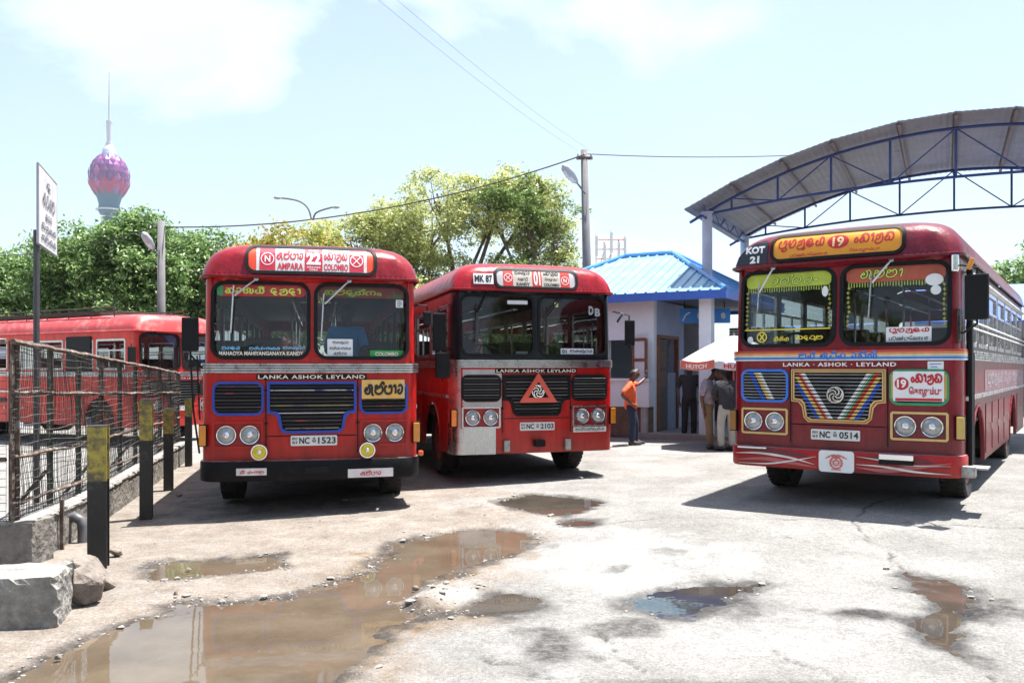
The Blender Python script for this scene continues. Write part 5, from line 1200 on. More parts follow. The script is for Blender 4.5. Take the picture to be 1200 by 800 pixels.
def person(label, loc, J, skin_c, shirt, trousers, shoe, hair, sleeve=.95, group='people by the station'):
    """J: joints in metres from the feet; h head, n neck, c chest, p pelvis, sl/sr shoulders, el/er elbows, wl/wr wrists, hl/hr hips, kl/kr knees, al/ar ankles, f face direction"""
    J = {k: Vector(v) for k, v in J.items()}
    root = empty('person', loc); tag(root, label, 'person', group)
    f = J['f'].normalized(); up = (J['h'] - J['n']).normalized(); rt = f.cross(up).normalized()
    hd = J['h']; lat = (J['sr'] - J['sl']); lat = lat.normalized()
    V = []; E = []; Rr = []
    def add(p, r, par=None):
        V.append(Vector(p)); Rr.append(r)
        if par is not None: E.append((par, len(V) - 1))
        return len(V) - 1
    p0 = add(J['p'], .095); ab = add(J['p'].lerp(J['c'], .5), .092, p0); ch = add(J['c'], .105, ab); nk = add(J['n'] - up * .03, .058, ch); nk2 = add(J['n'] + up * .04, .052, nk)
    h1 = add(hd - up * .060 + f * .018, .088, nk2); h2 = add(hd + up * .02, (.105, .118), h1); h3 = add(hd + up * .095 - f * .01, .085, h2)
    for s in 'lr':
        a = add(J['s' + s], .052, ch); m = add(J['s' + s].lerp(J['e' + s], .5), .046, a); e = add(J['e' + s], .040, m); m2 = add(J['e' + s].lerp(J['w' + s], .45), .036, e); w_ = add(J['w' + s], .026, m2)
        dr = (J['w' + s] - J['e' + s]).normalized(); dr = J.get('g' + s, dr).normalized() if ('g' + s) in J else dr
        add(J['w' + s] + dr * .075, (.038, .022), w_)
        hp = add(J['h' + s + '_'], .070, p0); th = add(J['h' + s + '_'].lerp(J['k' + s], .5), .064, hp); k = add(J['k' + s], .050, th); cf = add(J['k' + s].lerp(J['a' + s], .35), .045, k); an = add(J['a' + s], .036, cf)
        add(J['a' + s] + Vector((f.x, f.y, 0)).normalized() * .10 - V3(0, 0, .03), .032, an)
    body = skin(V, E, Rr, 2)
    pieces = [body]
    mbh = MB()
    for s in 'lr':                                   # five fingers on each hand
        dr = (J['w' + s] - J['e' + s]).normalized()
        if ('g' + s) in J: dr = J['g' + s].normalized()
        sd = dr.cross(f if abs(dr.dot(f)) < .8 else up).normalized(); pn = dr.cross(sd); base = J['w' + s] + dr * .095
        for q, ln in zip((-.03, -.01, .01, .03), (.062, .075, .07, .055)):
            b0 = base + sd * q; mbh.tube([b0 - dr * .03, b0 + dr * ln * .55, b0 + dr * ln + pn * .014], [.0095, .0088, .007], 6)
        t0 = J['w' + s] + dr * .03 + sd * .028; mbh.tube([t0, t0 + sd * .03 + dr * .03, t0 + sd * .04 + dr * .06], [.011, .0095, .008], 6)
    nose = hd + f * .095 - up * .01
    mbh.tube([hd + f * .082 + up * .022, nose + f * .018 - up * .012, hd + f * .085 - up * .03], [.009, .016, .010], 6)
    for s in (-1, 1): mbh.lathe([(.0, -.012), (.026, 0), (.0, .012)], hd + rt * (s * .088) - f * .008, 8, 'x')
    mbh.tube([hd + f * .083 - up * .055 - rt * .022, hd + f * .090 - up * .055, hd + f * .083 - up * .055 + rt * .022], .007, 5)
    mh = bpy.data.meshes.new('m'); mh.from_pydata(mbh.v, [], mbh.f); mh.update()
    me = join_meshes([body, mh], 'body'); o = link('body', me, skin_c, root)
    eye = MB()
    for s in (-1, 1): eye.lathe([(.0, -.010), (.011, 0), (.0, .010)], hd + f * .086 + rt * (s * .032) + up * .014, 8)
    eye.build('eye', black, o)
    # shirt
    V = []; E = []; Rr = []
    b0 = add(J['p'] - (J['c'] - J['p']).normalized() * .10, (.175, .150)); bm_ = add(J['p'], (.165, .14), b0); b1_ = add(J['p'].lerp(J['c'], .5), (.155, .135), bm_); b2_ = add(J['c'], (.160, .145), b1_); nk = add(J['n'] - up * .02, .078, b2_)
    for s in 'lr':
        a = add(J['s' + s], .082, b2_); e = add(J['s' + s].lerp(J['e' + s], sleeve * .55), .064, a); add(J['s' + s].lerp(J['e' + s], sleeve), .058, e)
    sh = skin(V, E, Rr, 2); so_ = link('shirt', sh, shirt, root)
    # trousers
    V = []; E = []; Rr = []
    b0 = add(J['p'] + V3(0, 0, .10), (.140, .120)); b1_ = add(J['p'] - V3(0, 0, .04), (.142, .125), b0)
    for s in 'lr':
        hp = add(J['h' + s + '_'] - V3(0, 0, .06), .098, b1_); m = add(J['h' + s + '_'].lerp(J['k' + s], .55), .090, hp); k = add(J['k' + s], .076, m); c_ = add(J['k' + s].lerp(J['a' + s], .5), .072, k); add(J['a' + s] + V3(0, 0, -.015), .068, c_)
    link('trousers', skin(V, E, Rr, 2), trousers, root)
    # shoes
    for s in 'lr':
        a = J['a' + s]; d = Vector((f.x, f.y, 0)).normalized(); d = J['t' + s].normalized() if ('t' + s) in J else d
        mb = MB(); P = [a - d * .07 + V3(0, 0, -.045), a + V3(0, 0, -.03), a + d * .09 + V3(0, 0, -.05), a + d * .17 + V3(0, 0, -.058), a + d * .20 + V3(0, 0, -.062)]
        mb.tube(P, [.03, .048, .043, .036, .015], 10)
        mb.v = [(x, y, max(z, a.z - .092)) for x, y, z in mb.v]; mb.build('shoe', shoe, root, smooth=True)
    # hair: cap over the back and top of the head
    mb = MB(); n_, m_ = 16, 8
    M = Matrix((rt, f, up)).transposed()
    for i in range(m_ + 1):
        for j in range(n_):
            th = 2 * math.pi * j / n_; ph = math.pi * (.46 - .20 * math.sin(th)) * i / m_; p = Vector((math.sin(ph) * math.cos(th) * .089, math.sin(ph) * math.sin(th) * .106, math.cos(ph) * .110))
            p *= 1 + .03 * random.uniform(-1, 1); mb.v.append(tuple(hd + up * .012 - f * .012 + M @ p))
    for i in range(m_):
        for j in range(n_): mb.f.append((i * n_ + j, i * n_ + (j + 1) % n_, (i + 1) * n_ + (j + 1) % n_, (i + 1) * n_ + j))
    mb.build('hair', hair, root, smooth=True)
    return root
sk_d = pm('skin_brown', (.11, .052, .032), .5, var=.1); sk_d2 = pm('skin_deep_brown', (.07, .034, .022), .5, var=.1)
hair_m = pm('black_hair', (.010, .009, .009), .5, var=.3, bump=.6, bs=80)
shoe_m = pm('shoe_dark', (.03, .03, .035), .5, var=.2)
denim = pm('dark_denim', (.012, .02, .05), .85, var=.35, vs_=6, bump=.3, bs=12)
orange_s = pm('orange_shirt', (.72, .11, .03), .8, var=.18, vs_=7, bump=.5, bs=10, col2=(.80, .30, .15), mixs=9, mixlo=.58, mixhi=.7)
pp = gp(742, 521)
person('man in bright orange shirt leaning one hand on the station wall', pp, dict(f=(1, .12, -.05), h=(.03, 0, 1.45), n=(-.04, 0, 1.30), c=(-.07, 0, 1.10), p=(-.05, 0, .80),
    sl=(-.05, .17, 1.23), sr=(-.10, -.17, 1.22), el=(.16, .34, 1.24), wl=(.32, .50, 1.36), gl=(.25, .1, .95), er=(-.27, -.28, 1.03), wr=(-.08, -.20, .86), gr=(.8, .3, -.3),
    hl_=(-.03, .09, .78), hr_=(-.06, -.09, .78), kl=(.06, .08, .43), kr=(-.02, -.06, .43), al=(.06, .10, .085), ar=(-.04, -.10, .085)), sk_d, orange_s, denim, shoe_m, hair_m)
pp = gp(834, 526)
checks = pm('checked_shirt', (.36, .27, .28), .85, var=.2, vs_=9, col2=(.20, .20, .28), mixs=14, mixlo=.48, mixhi=.54, bump=.4, bs=10)
person('man in pale checked shirt and khaki trousers stooping under the parasol', pp, dict(f=(.75, .35, -.45), h=(.10, .02, 1.46), n=(-.02, 0, 1.33), c=(-.10, 0, 1.13), p=(-.07, 0, .84),
    sl=(-.06, .18, 1.25), sr=(-.17, -.17, 1.24), el=(.02, .24, 1.0), wl=(.20, .16, .98), er=(-.24, -.20, .98), wr=(-.18, -.14, .74),
    hl_=(-.05, .09, .82), hr_=(-.09, -.09, .82), kl=(-.02, .09, .46), kr=(-.07, -.09, .46), al=(.0, .10, .085), ar=(-.05, -.10, .085)), sk_d, checks, pm('khaki_cloth', (.20, .125, .065), .9, var=.2, bump=.5, bs=9), shoe_m, hair_m)
pp = gp(850, 528)
person('man in dark shirt and light grey trousers next to the maroon bus', pp, dict(f=(-.35, .8, -.45), h=(-.06, .10, 1.44), n=(-.01, .03, 1.31), c=(.03, .0, 1.12), p=(.03, -.02, .84),
    sl=(-.16, -.02, 1.23), sr=(.20, .04, 1.23), el=(-.20, .10, .99), wl=(-.10, .26, .95), er=(.24, .12, .99), wr=(.12, .28, .97),
    hl_=(-.06, -.02, .82), hr_=(.11, .0, .82), kl=(-.08, .02, .46), kr=(.12, .03, .46), al=(-.08, -.02, .085), ar=(.13, .0, .085)), sk_d2, pm('charcoal_shirt', (.03, .03, .04), .85, var=.25, bump=.4, bs=10), pm('pale_grey_cloth', (.40, .39, .36), .9, var=.12, bump=.5, bs=9), shoe_m, hair_m)
pp = gp(808, 513)
person('person in black clothes standing in the shade of the station doorway', pp, dict(f=(-.1, -1, -.1), h=(0, 0, 1.55), n=(0, .02, 1.40), c=(0, .02, 1.2), p=(0, .02, .90),
    sl=(.18, .02, 1.33), sr=(-.18, .02, 1.33), el=(.25, .04, 1.08), wl=(.24, -.04, .84), er=(-.25, .04, 1.08), wr=(-.24, -.04, .84),
    hl_=(.09, .02, .88), hr_=(-.09, .02, .88), kl=(.10, 0, .48), kr=(-.10, 0, .48), al=(.10, .02, .085), ar=(-.11, .02, .085)), sk_d2, pm('black_shirt', (.018, .017, .02), .85, var=.25), pm('black_cloth', (.015, .014, .016), .9, var=.2), shoe_m, hair_m)
# man sitting by the engine cover of the left bus
def in_bus(b, p):
    a = b.rotation_euler.z; return Vector((b.location.x + p[0] * math.cos(a) - p[1] * math.sin(a), b.location.y + p[0] * math.sin(a) + p[1] * math.cos(a), b.location.z + p[2]))
person('man in blue shirt sitting behind the windscreen of bus 22', in_bus(b1, (.40, .98, .955)), dict(f=(.5, -.75, -.3), h=(.02, -.03, 1.42), n=(.0, .02, 1.27), c=(0, .06, 1.07), p=(0, .10, .80),
    sl=(.19, .03, 1.19), sr=(-.18, .03, 1.19), el=(.27, -.08, .97), wl=(.34, -.26, .98), er=(-.24, -.02, .94), wr=(-.02, -.20, .86),
    hl_=(.09, .08, .78), hr_=(-.09, .08, .78), kl=(.16, -.34, .70), kr=(-.06, -.34, .70), al=(.16, -.38, .34), ar=(-.06, -.38, .34)), sk_d2, pm('azure_shirt', (.05, .36, .80), .8, var=.15, bump=.4, bs=10), denim, shoe_m, hair_m, group='people by the station')

# ------------------------------------------------------------------ parasol
uc = at(860, 432, 16.6); ux, uy = uc.x, uc.y; uz = zg(ux, uy)
um = empty('parasol', (ux, uy, uz), R(12)); tag(um, 'white market parasol with red panels and red lettering beside the maroon bus', 'parasol')
w_cl = pm('parasol_white', (.70, .68, .68), .8, var=.06); r_cl = pm('parasol_red', (.62, .17, .12), .8, var=.1)
n = 8; UR = 1.12; zr_, zt = 1.80 - uz, 2.30 - uz
def up_(a, q, dz=0): return Vector((UR * q * math.cos(a), UR * q * math.sin(a), zr_ + (zt - zr_) * (1 - q ** 1.25) + dz))
for k in range(n):
    a0, a1 = 2 * math.pi * k / n, 2 * math.pi * (k + 1) / n; mb = MB(); rows = []
    for i in range(7):
        q = .03 + .97 * i / 6; rows.append([up_(a0, q).lerp(up_(a1, q), t) - Vector((0, 0, .05 * math.sin(math.pi * t) * q)) for t in (0, .25, .5, .75, 1)])
    rows.append([p * .995 - Vector((0, 0, .14)) for p in rows[-1]]); mb.loft(rows)
    am = math.degrees((a0 + a1) / 2 + R(12)) % 360
    redp = k in (4,)
    pnl = mb.build('panel', w_cl, um, smooth=True)
    if redp: MB().loft([[p * 1.006 + Vector((0, 0, .004)) for p in rows[-2]], [p * 1.006 for p in rows[-1]]]).build('valance', r_cl, pnl)
    V, F = fit2d(text2d('HUTCH', .04), .2, .8, .03, .11)
    ra, rb_ = rows[-2], rows[-1]
    def vf(u, v, d, A=ra[0], B=ra[-1], C=rb_[0], D=rb_[-1]):
        top = A.lerp(B, u); bot = C.lerp(D, u); p = bot.lerp(top, v / .14); p = p - Vector((0, 0, .05 * math.sin(math.pi * u))); o = Vector((p.x, p.y, 0)).normalized(); return p + o * (d + .02)
    decal('lettering', (V, F), vf, .012, white_t if redp else pm('parasol_letter_red', (.62, .06, .05), .6), pnl)
MB().tube([(0, 0, 0), (0, 0, zt + .06)], .022, 8).build('pole', chrome, um)
for k in range(n): MB().tube([up_(2 * math.pi * k / n, .04, -.03), up_(2 * math.pi * k / n, 1, -.02)], .008, 5).build('rib', chrome, um)
MB().lathe([(.26, 0), (.26, .06), (.05, .10)], (0, 0, 0), 20).build('base', pm('base_concrete', (.3, .3, .3), .9), um)
# ------------------------------------------------------------------ fence on a low concrete wall
FA = Vector((-4.02, 7.05, 0)); FB = Vector((-6.25, 16.2, 0)); fd = (FB - FA); FL = fd.length; fd.normalize(); fnrm = Vector((fd.y, -fd.x, 0))
def fpt(s, off=0): return FA + fd * s + fnrm * off
wallm = pm('old_concrete', (.19, .175, .155), .9, var=.35, vs_=8, bump=1.5, bs=16, col2=(.07, .065, .06), mixs=3, mixlo=.46, mixhi=.68)
topm = pm('broken_concrete', (.24, .23, .215), .95, var=.4, vs_=9, bump=1.7, bs=20)
def rough_block(name, fn, nu, nv, nw, amp, mat, parent=None):
    """box of nu x nv x nw cells whose corners are knocked about; fn(u,v,w in 0..1) -> world"""
    bm = bmesh.new(); bmesh.ops.create_cube(bm, size=1)
    for ax, n_ in ((0, nu), (1, nv), (2, nw)):
        for k in range(1, n_):
            co = [0, 0, 0]; no = [0, 0, 0]; co[ax] = -.5 + k / n_; no[ax] = 1
            bmesh.ops.bisect_plane(bm, geom=bm.verts[:] + bm.edges[:] + bm.faces[:], plane_co=co, plane_no=no)
    for v in bm.verts:
        u, vv, w_ = v.co.x + .5, v.co.y + .5, v.co.z + .5
        edge = sum(1 for q in (u, vv) if q < .01 or q > .99) + (1 if w_ > .99 else 0)
        p = Vector(fn(u, vv, w_)); c = Vector(fn(.5 if nu < nv * 3 else u, .5, .5)); a = amp * (2.2 if edge >= 2 else .6)
        p += (c - p).normalized() * random.uniform(0, a); v.co = p
    me = bpy.data.meshes.new(name); bm.to_mesh(me); bm.free(); return link(name, me, mat, parent)
def wfn(s0, s1, h, th=.34):
    def f_(u, v, w_):
        s = s0 + (s1 - s0) * u; p = fpt(s, -th * (v - .0)); z0 = zg(p.x, p.y) - .06; return (p.x, p.y, z0 + (h + .06) * w_)
    return f_
wl = rough_block('concrete_wall', wfn(0, FL, .36), 60, 4, 4, .012, wallm)
tag(wl, 'low rough concrete wall under the mesh fence', 'wall')
def wcp(u, v, w_):
    s = FL * u; p = fpt(s, .015 - .37 * v); z0 = zg(p.x, p.y) + .335; return (p.x, p.y, z0 + .045 * w_)
rough_block('broken_coping', wcp, 110, 6, 2, .022, topm, wl)
fen = empty('mesh_fence', fpt(0, -.17)); tag(fen, 'rusty wire mesh fence on steel posts along the yard edge', 'fence')
fo = fen.location.copy()
rust = pm('rusty_steel', (.10, .065, .05), .8, .1, var=.4, vs_=9, col2=(.26, .24, .21), mixs=8, mixlo=.48, mixhi=.62, bump=.5, bs=40)
green_r = pm('green_old_paint', (.05, .075, .055), .7, var=.4, vs_=7, col2=(.16, .13, .11), mixs=6)
wire_m = pm('galvanised_wire', (.07, .062, .055), .7, .3, var=.4, vs_=4)
def ftop(s): return 1.87 - .32 * s / FL
def fbase(s): p = fpt(s); return zg(p.x, p.y) + .36
def fl(s, z, off=-.17): p = fpt(s, off); p.z = z; return p - fo
np_post = 10
for k in range(np_post):
    s = .06 + (FL - .12) * k / (np_post - 1); z0, z1 = fbase(s) - .05, ftop(s) + .01; wd = .085 if k == 0 else .055
    mb = MB(); q = fl(s, (z0 + z1) / 2); ang = math.atan2(fd.y, fd.x)
    mb.box(q, (wd, .012, z1 - z0), rz=ang); mb.box(q + Vector((0, 0, 0)) + (fd * (wd / 2)), (.012, wd, z1 - z0 - .004), rz=ang)
    mb.build('post', rust if k % 3 == 0 else green_r, fen)
for fr, rr in ((1.0, .026), (.72, .022), (.36, .02), (.10, .018)):
    P = []
    for i in range(41):
        s = FL * i / 40; z = fbase(s) + (ftop(s) - fbase(s)) * fr + random.uniform(-.008, .008); P.append(fl(s, z, -.15 + random.uniform(-.006, .006)))
    mb = MB(); mb.tube(P, rr, 5); mb.build('rail', rust, fen)
for k in (1, 3, 5, 7):
    s = .06 + (FL - .12) * k / (np_post - 1); MB().tube([fl(s, fbase(s) + .35, -.2), fl(s + .2, fbase(s) - .3, -.75)], .02, 5).build('brace', rust, fen)
mb = MB()
def wob_(s, k): return -.14 + .02 * math.sin(s * 2.1 + k) + random.uniform(-.004, .004)
for k in range(25):
    fr = .03 + .95 * k / 24; P = []
    for i in range(64):
        s = FL * i / 63; z = fbase(s) + (ftop(s) - fbase(s)) * fr + .014 * math.sin(s * 3.3 + k * 1.7) + random.uniform(-.006, .006); P.append(fl(s, z, wob_(s, k * .4)))
    mb.tube(P, .0042, 3, False)
s = .02
while s < FL:
    P = []
    for i in range(7):
        fr = .02 + .96 * i / 6; P.append(fl(s + .012 * math.sin(fr * 9 + s * 5) + random.uniform(-.006, .006), fbase(s) + (ftop(s) - fbase(s)) * fr, wob_(s, fr * 8)))
    mb.tube(P, .0036, 3, False); s += .052 + random.uniform(-.012, .012)
w_ = mb.build('wire_mesh', wire_m, fen); w_['kind'] = 'stuff'
# return of the fence at its near corner, running off to the left
f2 = empty('mesh_fence', (FA.x - .17, FA.y, 0)); tag(f2, 'short end of the mesh fence turning away at the corner post', 'fence')
l_dir = Vector((-1, -.12, 0)).normalized()
def g2(s, z): return l_dir * s + Vector((0, 0, z))
for z, rr in ((1.87, .026), (1.38, .022), (.88, .02)): MB().tube([g2(.05, z), g2(2.4, z + .01)], rr, 5).build('rail', rust, f2)
for s in (1.1, 2.3): MB().box(g2(s, 1.1), (.06, .06, 1.55)).build('post', rust, f2)
mb = MB()
for k in range(22): mb.tube([g2(.05, .38 + .068 * k), g2(1.2, .38 + .068 * k + random.uniform(-.01, .01)), g2(2.4, .38 + .068 * k)], .0028, 3, False)
for k in range(38): mb.tube([g2(.06 * k + .05, .36), g2(.06 * k + .05 + random.uniform(-.01, .01), 1.1), g2(.06 * k + .05, 1.87)], .0024, 3, False)
w_ = mb.build('wire_mesh', wire_m, f2); w_['kind'] = 'stuff'
def wf2(u, v, w_):
    p = Vector((FA.x - .0, FA.y, 0)) + l_dir * (2.6 * u) + Vector((0, 1, 0)) * (.36 * v - .02); return (p.x, p.y, -.06 + .42 * w_)
w2 = rough_block('concrete_wall', wf2, 16, 4, 4, .014, wallm); tag(w2, 'end of the low concrete wall behind the loose concrete block', 'wall')
# drain pipe stub and rusty bar on the wall
pp = fpt(1.15, .07); dp = empty('drain_pipe', (pp.x, pp.y, zg(pp.x, pp.y))); tag(dp, 'grey bent drain pipe sticking out of the low wall', 'pipe')
MB().tube([(-.12, .02, .24), (-.03, 0, .25), (.03, 0, .22), (.045, 0, .16), (.045, 0, -.02)], .05, 12).build('elbow', pm('pipe_grey', (.09, .09, .095), .45, var=.2), dp, auto=50)
pp = fpt(.75, .03); o = MB().box((pp.x, pp.y, .20), (.035, .02, .46)).build('iron_bar', rust); tag(o, 'rusty iron bar upright against the low wall', 'bar')
# bollards
bol_k = pm('bollard_black', (.014, .013, .013), .5, var=.3, vs_=9, col2=(.08, .065, .05), mixs=7, mixlo=.55, mixhi=.75)
bol_y = pm('bollard_yellow', (.36, .29, .045), .6, var=.3, vs_=7, col2=(.10, .08, .045), mixs=9, mixlo=.40, mixhi=.56)
def ibeam(mb, z0, z1, wd, dp_, e=0):
    mb.box((0, -dp_ / 2 + .01, (z0 + z1) / 2), (wd + e, .02 + e, z1 - z0)); mb.box((0, dp_ / 2 - .01, (z0 + z1) / 2), (wd + e, .02 + e, z1 - z0)); mb.box((0, 0, (z0 + z1) / 2), (.016 + e, dp_ - .04, z1 - z0 - .002))
for px_, b_, tp, wd, ysp, lab in ((115.5, 665, 499, 23, .40, 'nearest black and yellow steel post, beside the two rocks'), (171.5, 608, 468.5, 15, .55, 'second black and yellow steel post from the rocks, with bright yellow top'), (197.5, 574, 479, 11.5, .60, 'third black and yellow steel post from the rocks'), (221, 546, 467, 8, .65, 'farthest black and yellow steel post, beside bus 22')):
    x, y, z = gp(px_, b_); h = (b_ - tp) / FPX * y; wm_ = wd / FPX * y * .9
    bo = empty('bollard', (x, y, z), math.atan2(fd.y, fd.x) - R(90) + random.uniform(-.08, .08)); bo.rotation_euler.x = R(random.uniform(-1, 1)); tag(bo, lab, 'bollard', 'bollards along the wall')
    zs_ = h * (1 - (1 - ysp) * .75) if px_ > 150 else h * .62
    mb = MB(); ibeam(mb, -.1, zs_, wm_, wm_ * 1.1); mb.build('lower_post', bol_k, bo)
    mb = MB(); ibeam(mb, zs_, h, wm_, wm_ * 1.1); mb.build('painted_top', bol_y, bo)
    MB().box((0, 0, h + .003), (wm_, wm_ * 1.1, .008)).build('cap', bol_k, bo)
# loose concrete block and rocks
P0, P1_ = gp(69, 735), gp(87, 712); ed = Vector((P1_[0] - P0[0], P1_[1] - P0[1], 0)); ed2 = Vector((-.98, -.16, 0))
def bf(u, v, w_):
    p = Vector((P0[0], P0[1], 0)) + ed2 * (1.25 * (1 - u)) + ed.normalized() * (.46 * v); return (p.x, p.y, -.02 + .345 * w_)
blk = rough_block('concrete_block', bf, 26, 10, 8, .02, pm('block_concrete', (.25, .24, .22), .95, var=.3, vs_=14, bump=1.7, bs=20, col2=(.15, .14, .13), mixs=4)); tag(blk, 'loose rectangular concrete block in front of the wall end and the two rocks', 'block')
rock_m = pm('rock_beige', (.20, .17, .145), .9, var=.3, vs_=12, bump=1.4, bs=18, col2=(.12, .10, .085), mixs=4)
def rock(px_, py_, sx, sy, sz, rz, tilt, lab, seed):
    rr = random.Random(seed); bm = bmesh.new()
    for _ in range(16):
        v = Vector((rr.gauss(0, 1), rr.gauss(0, 1), rr.gauss(0, 1))).normalized() * rr.uniform(.75, 1.05); bm.verts.new(v)
    bmesh.ops.convex_hull(bm, input=bm.verts[:]); bmesh.ops.bevel(bm, geom=bm.edges[:], offset=.035, segments=1, affect='EDGES')
    bmesh.ops.triangulate(bm, faces=bm.faces[:]); bmesh.ops.subdivide_edges(bm, edges=bm.edges[:], cuts=2, use_grid_fill=True)
    for v in bm.verts:
        v.co *= 1 + rr.uniform(-.022, .022); v.co = Vector((v.co.x * sx, v.co.y * sy, v.co.z * sz))
    me = bpy.data.meshes.new('rock'); bm.to_mesh(me); bm.free(); x, y, z = gp(px_, py_); o = link('rock', me, rock_m); o.location = (x, y, z + sz * .68); o.rotation_euler = (0, tilt, rz); sharp(me, 24); return tag(o, lab, 'rock')
rock(101, 690, .27, .17, .15, .3, R(32), 'larger beige rock leaning between the concrete block and the nearest post', 3)
rock(99, 708, .14, .13, .19, 1.0, R(-8), 'smaller pale rock against the end of the concrete block', 8)
rock(135, 652, .07, .07, .06, .0, 0, 'small grey stone cube behind the nearest steel post', 5)
for q, (px_, py_, s_, lab) in enumerate(((487, 691, .035, 'white stone at the edge of the gravel bar'), (207, 697, .035, 'pale stone standing in the long puddle'), (68, 772, .03, 'small pale stone beside the long puddle below the concrete block'), (221, 668, .028, 'pale stone on the rim of the small kerb puddle'), (210, 581, .05, 'crumpled white scrap on the red earth by the posts'))):
    rock(px_, py_, s_, s_ * .8, s_ * .6, q, 0, lab, 20 + q)
# sign on a tall pole
sp_ = empty('notice_sign', (-5.12, 9.05, zg(-5.1, 9.05))); tag(sp_, 'white notice board with dark lettering on a tall thin pole', 'sign')
MB().tube([(0, 0, -.05), (0, 0, 2.98 + .25)], .032, 10).build('pole', pm('pole_dark', (.05, .05, .055), .6, var=.2), sp_)
n0, n1 = Vector((.02, -.10, 0)), Vector((-.34, .92, 0)); dvec = (n1 - n0).normalized(); nn = Vector((dvec.y, -dvec.x, 0)); zb_ = sp_.location.z; z0_, z1_ = 2.98 - zb_, 3.83 - zb_
mb = MB(); c_ = (n0 + n1) / 2; mb.box((c_.x + nn.x * .045, c_.y + nn.y * .045, (z0_ + z1_) / 2), ((n1 - n0).length, .02, z1_ - z0_), rz=math.atan2(dvec.y, dvec.x)); mb.build('board', pm('board_offwhite', (.62, .62, .62), .6, var=.08, col2=(.5, .5, .5), mixs=3), sp_)
fr = MB()
for z in (z0_, z1_): fr.tube([n0 + nn * .045 + Vector((0, 0, z)), n1 + nn * .045 + Vector((0, 0, z))], .014, 6)
for q in (n0, n1): fr.tube([q + nn * .045 + Vector((0, 0, z0_)), q + nn * .045 + Vector((0, 0, z1_))], .014, 6)
fr.build('board_frame', pm('frame_grey', (.3, .3, .32), .6), sp_)
Lb = (n1 - n0).length
def sfn(u, v, d): return n0 + dvec * u + nn * (.058 + d) + Vector((0, 0, z0_ + v))
grey_t = pm('faded_letter', (.10, .10, .13), .6, var=.3)
for txt, u0, u1, v0, v1 in (('අවලම', .2, .9, .43, .60), ('තරර', .35, .72, .30, .38), ('කළහන', .12, .98, .16, .26), ('ගමනය', .12, .98, .05, .13), ('ද', .42, .66, .64, .74)):
    decal('lettering', fit2d(sinh2d(txt, .17), u0, u1, v0, v1), sfn, .004, grey_t, sp_)

# ------------------------------------------------------------------ trees
def leafmat(name, c1, c2, c3):
    m = bpy.data.materials.new(name); m.use_nodes = True; t = m.node_tree; N = t.nodes; L = t.links; N.clear()
    o = N.new('ShaderNodeOutputMaterial'); g = N.new('ShaderNodeNewGeometry'); ra = N.new('ShaderNodeValToRGB'); L.new(g.outputs['Random Per Island'], ra.inputs[0])
    e = ra.color_ramp.elements; e[0].color = (*c1, 1); e[1].color = (*c3, 1); x = e.new(.5); x.color = (*c2, 1)
    d = N.new('ShaderNodeBsdfDiffuse'); tr = N.new('ShaderNodeBsdfTranslucent'); gl = N.new('ShaderNodeBsdfGlossy'); gl.inputs['Roughness'].default_value = .35
    L.new(ra.outputs[0], d.inputs[0]); L.new(ra.outputs[0], tr.inputs[0])
    a = N.new('ShaderNodeMixShader'); a.inputs[0].default_value = .5; L.new(d.outputs[0], a.inputs[1]); L.new(tr.outputs[0], a.inputs[2])
    b = N.new('ShaderNodeMixShader'); b.inputs[0].default_value = .03; L.new(a.outputs[0], b.inputs[1]); L.new(gl.outputs[0], b.inputs[2]); L.new(b.outputs[0], o.inputs[0]); return m
bark = pm('bark', (.14, .10, .075), .9, var=.3, vs_=6, bump=1, bs=12)
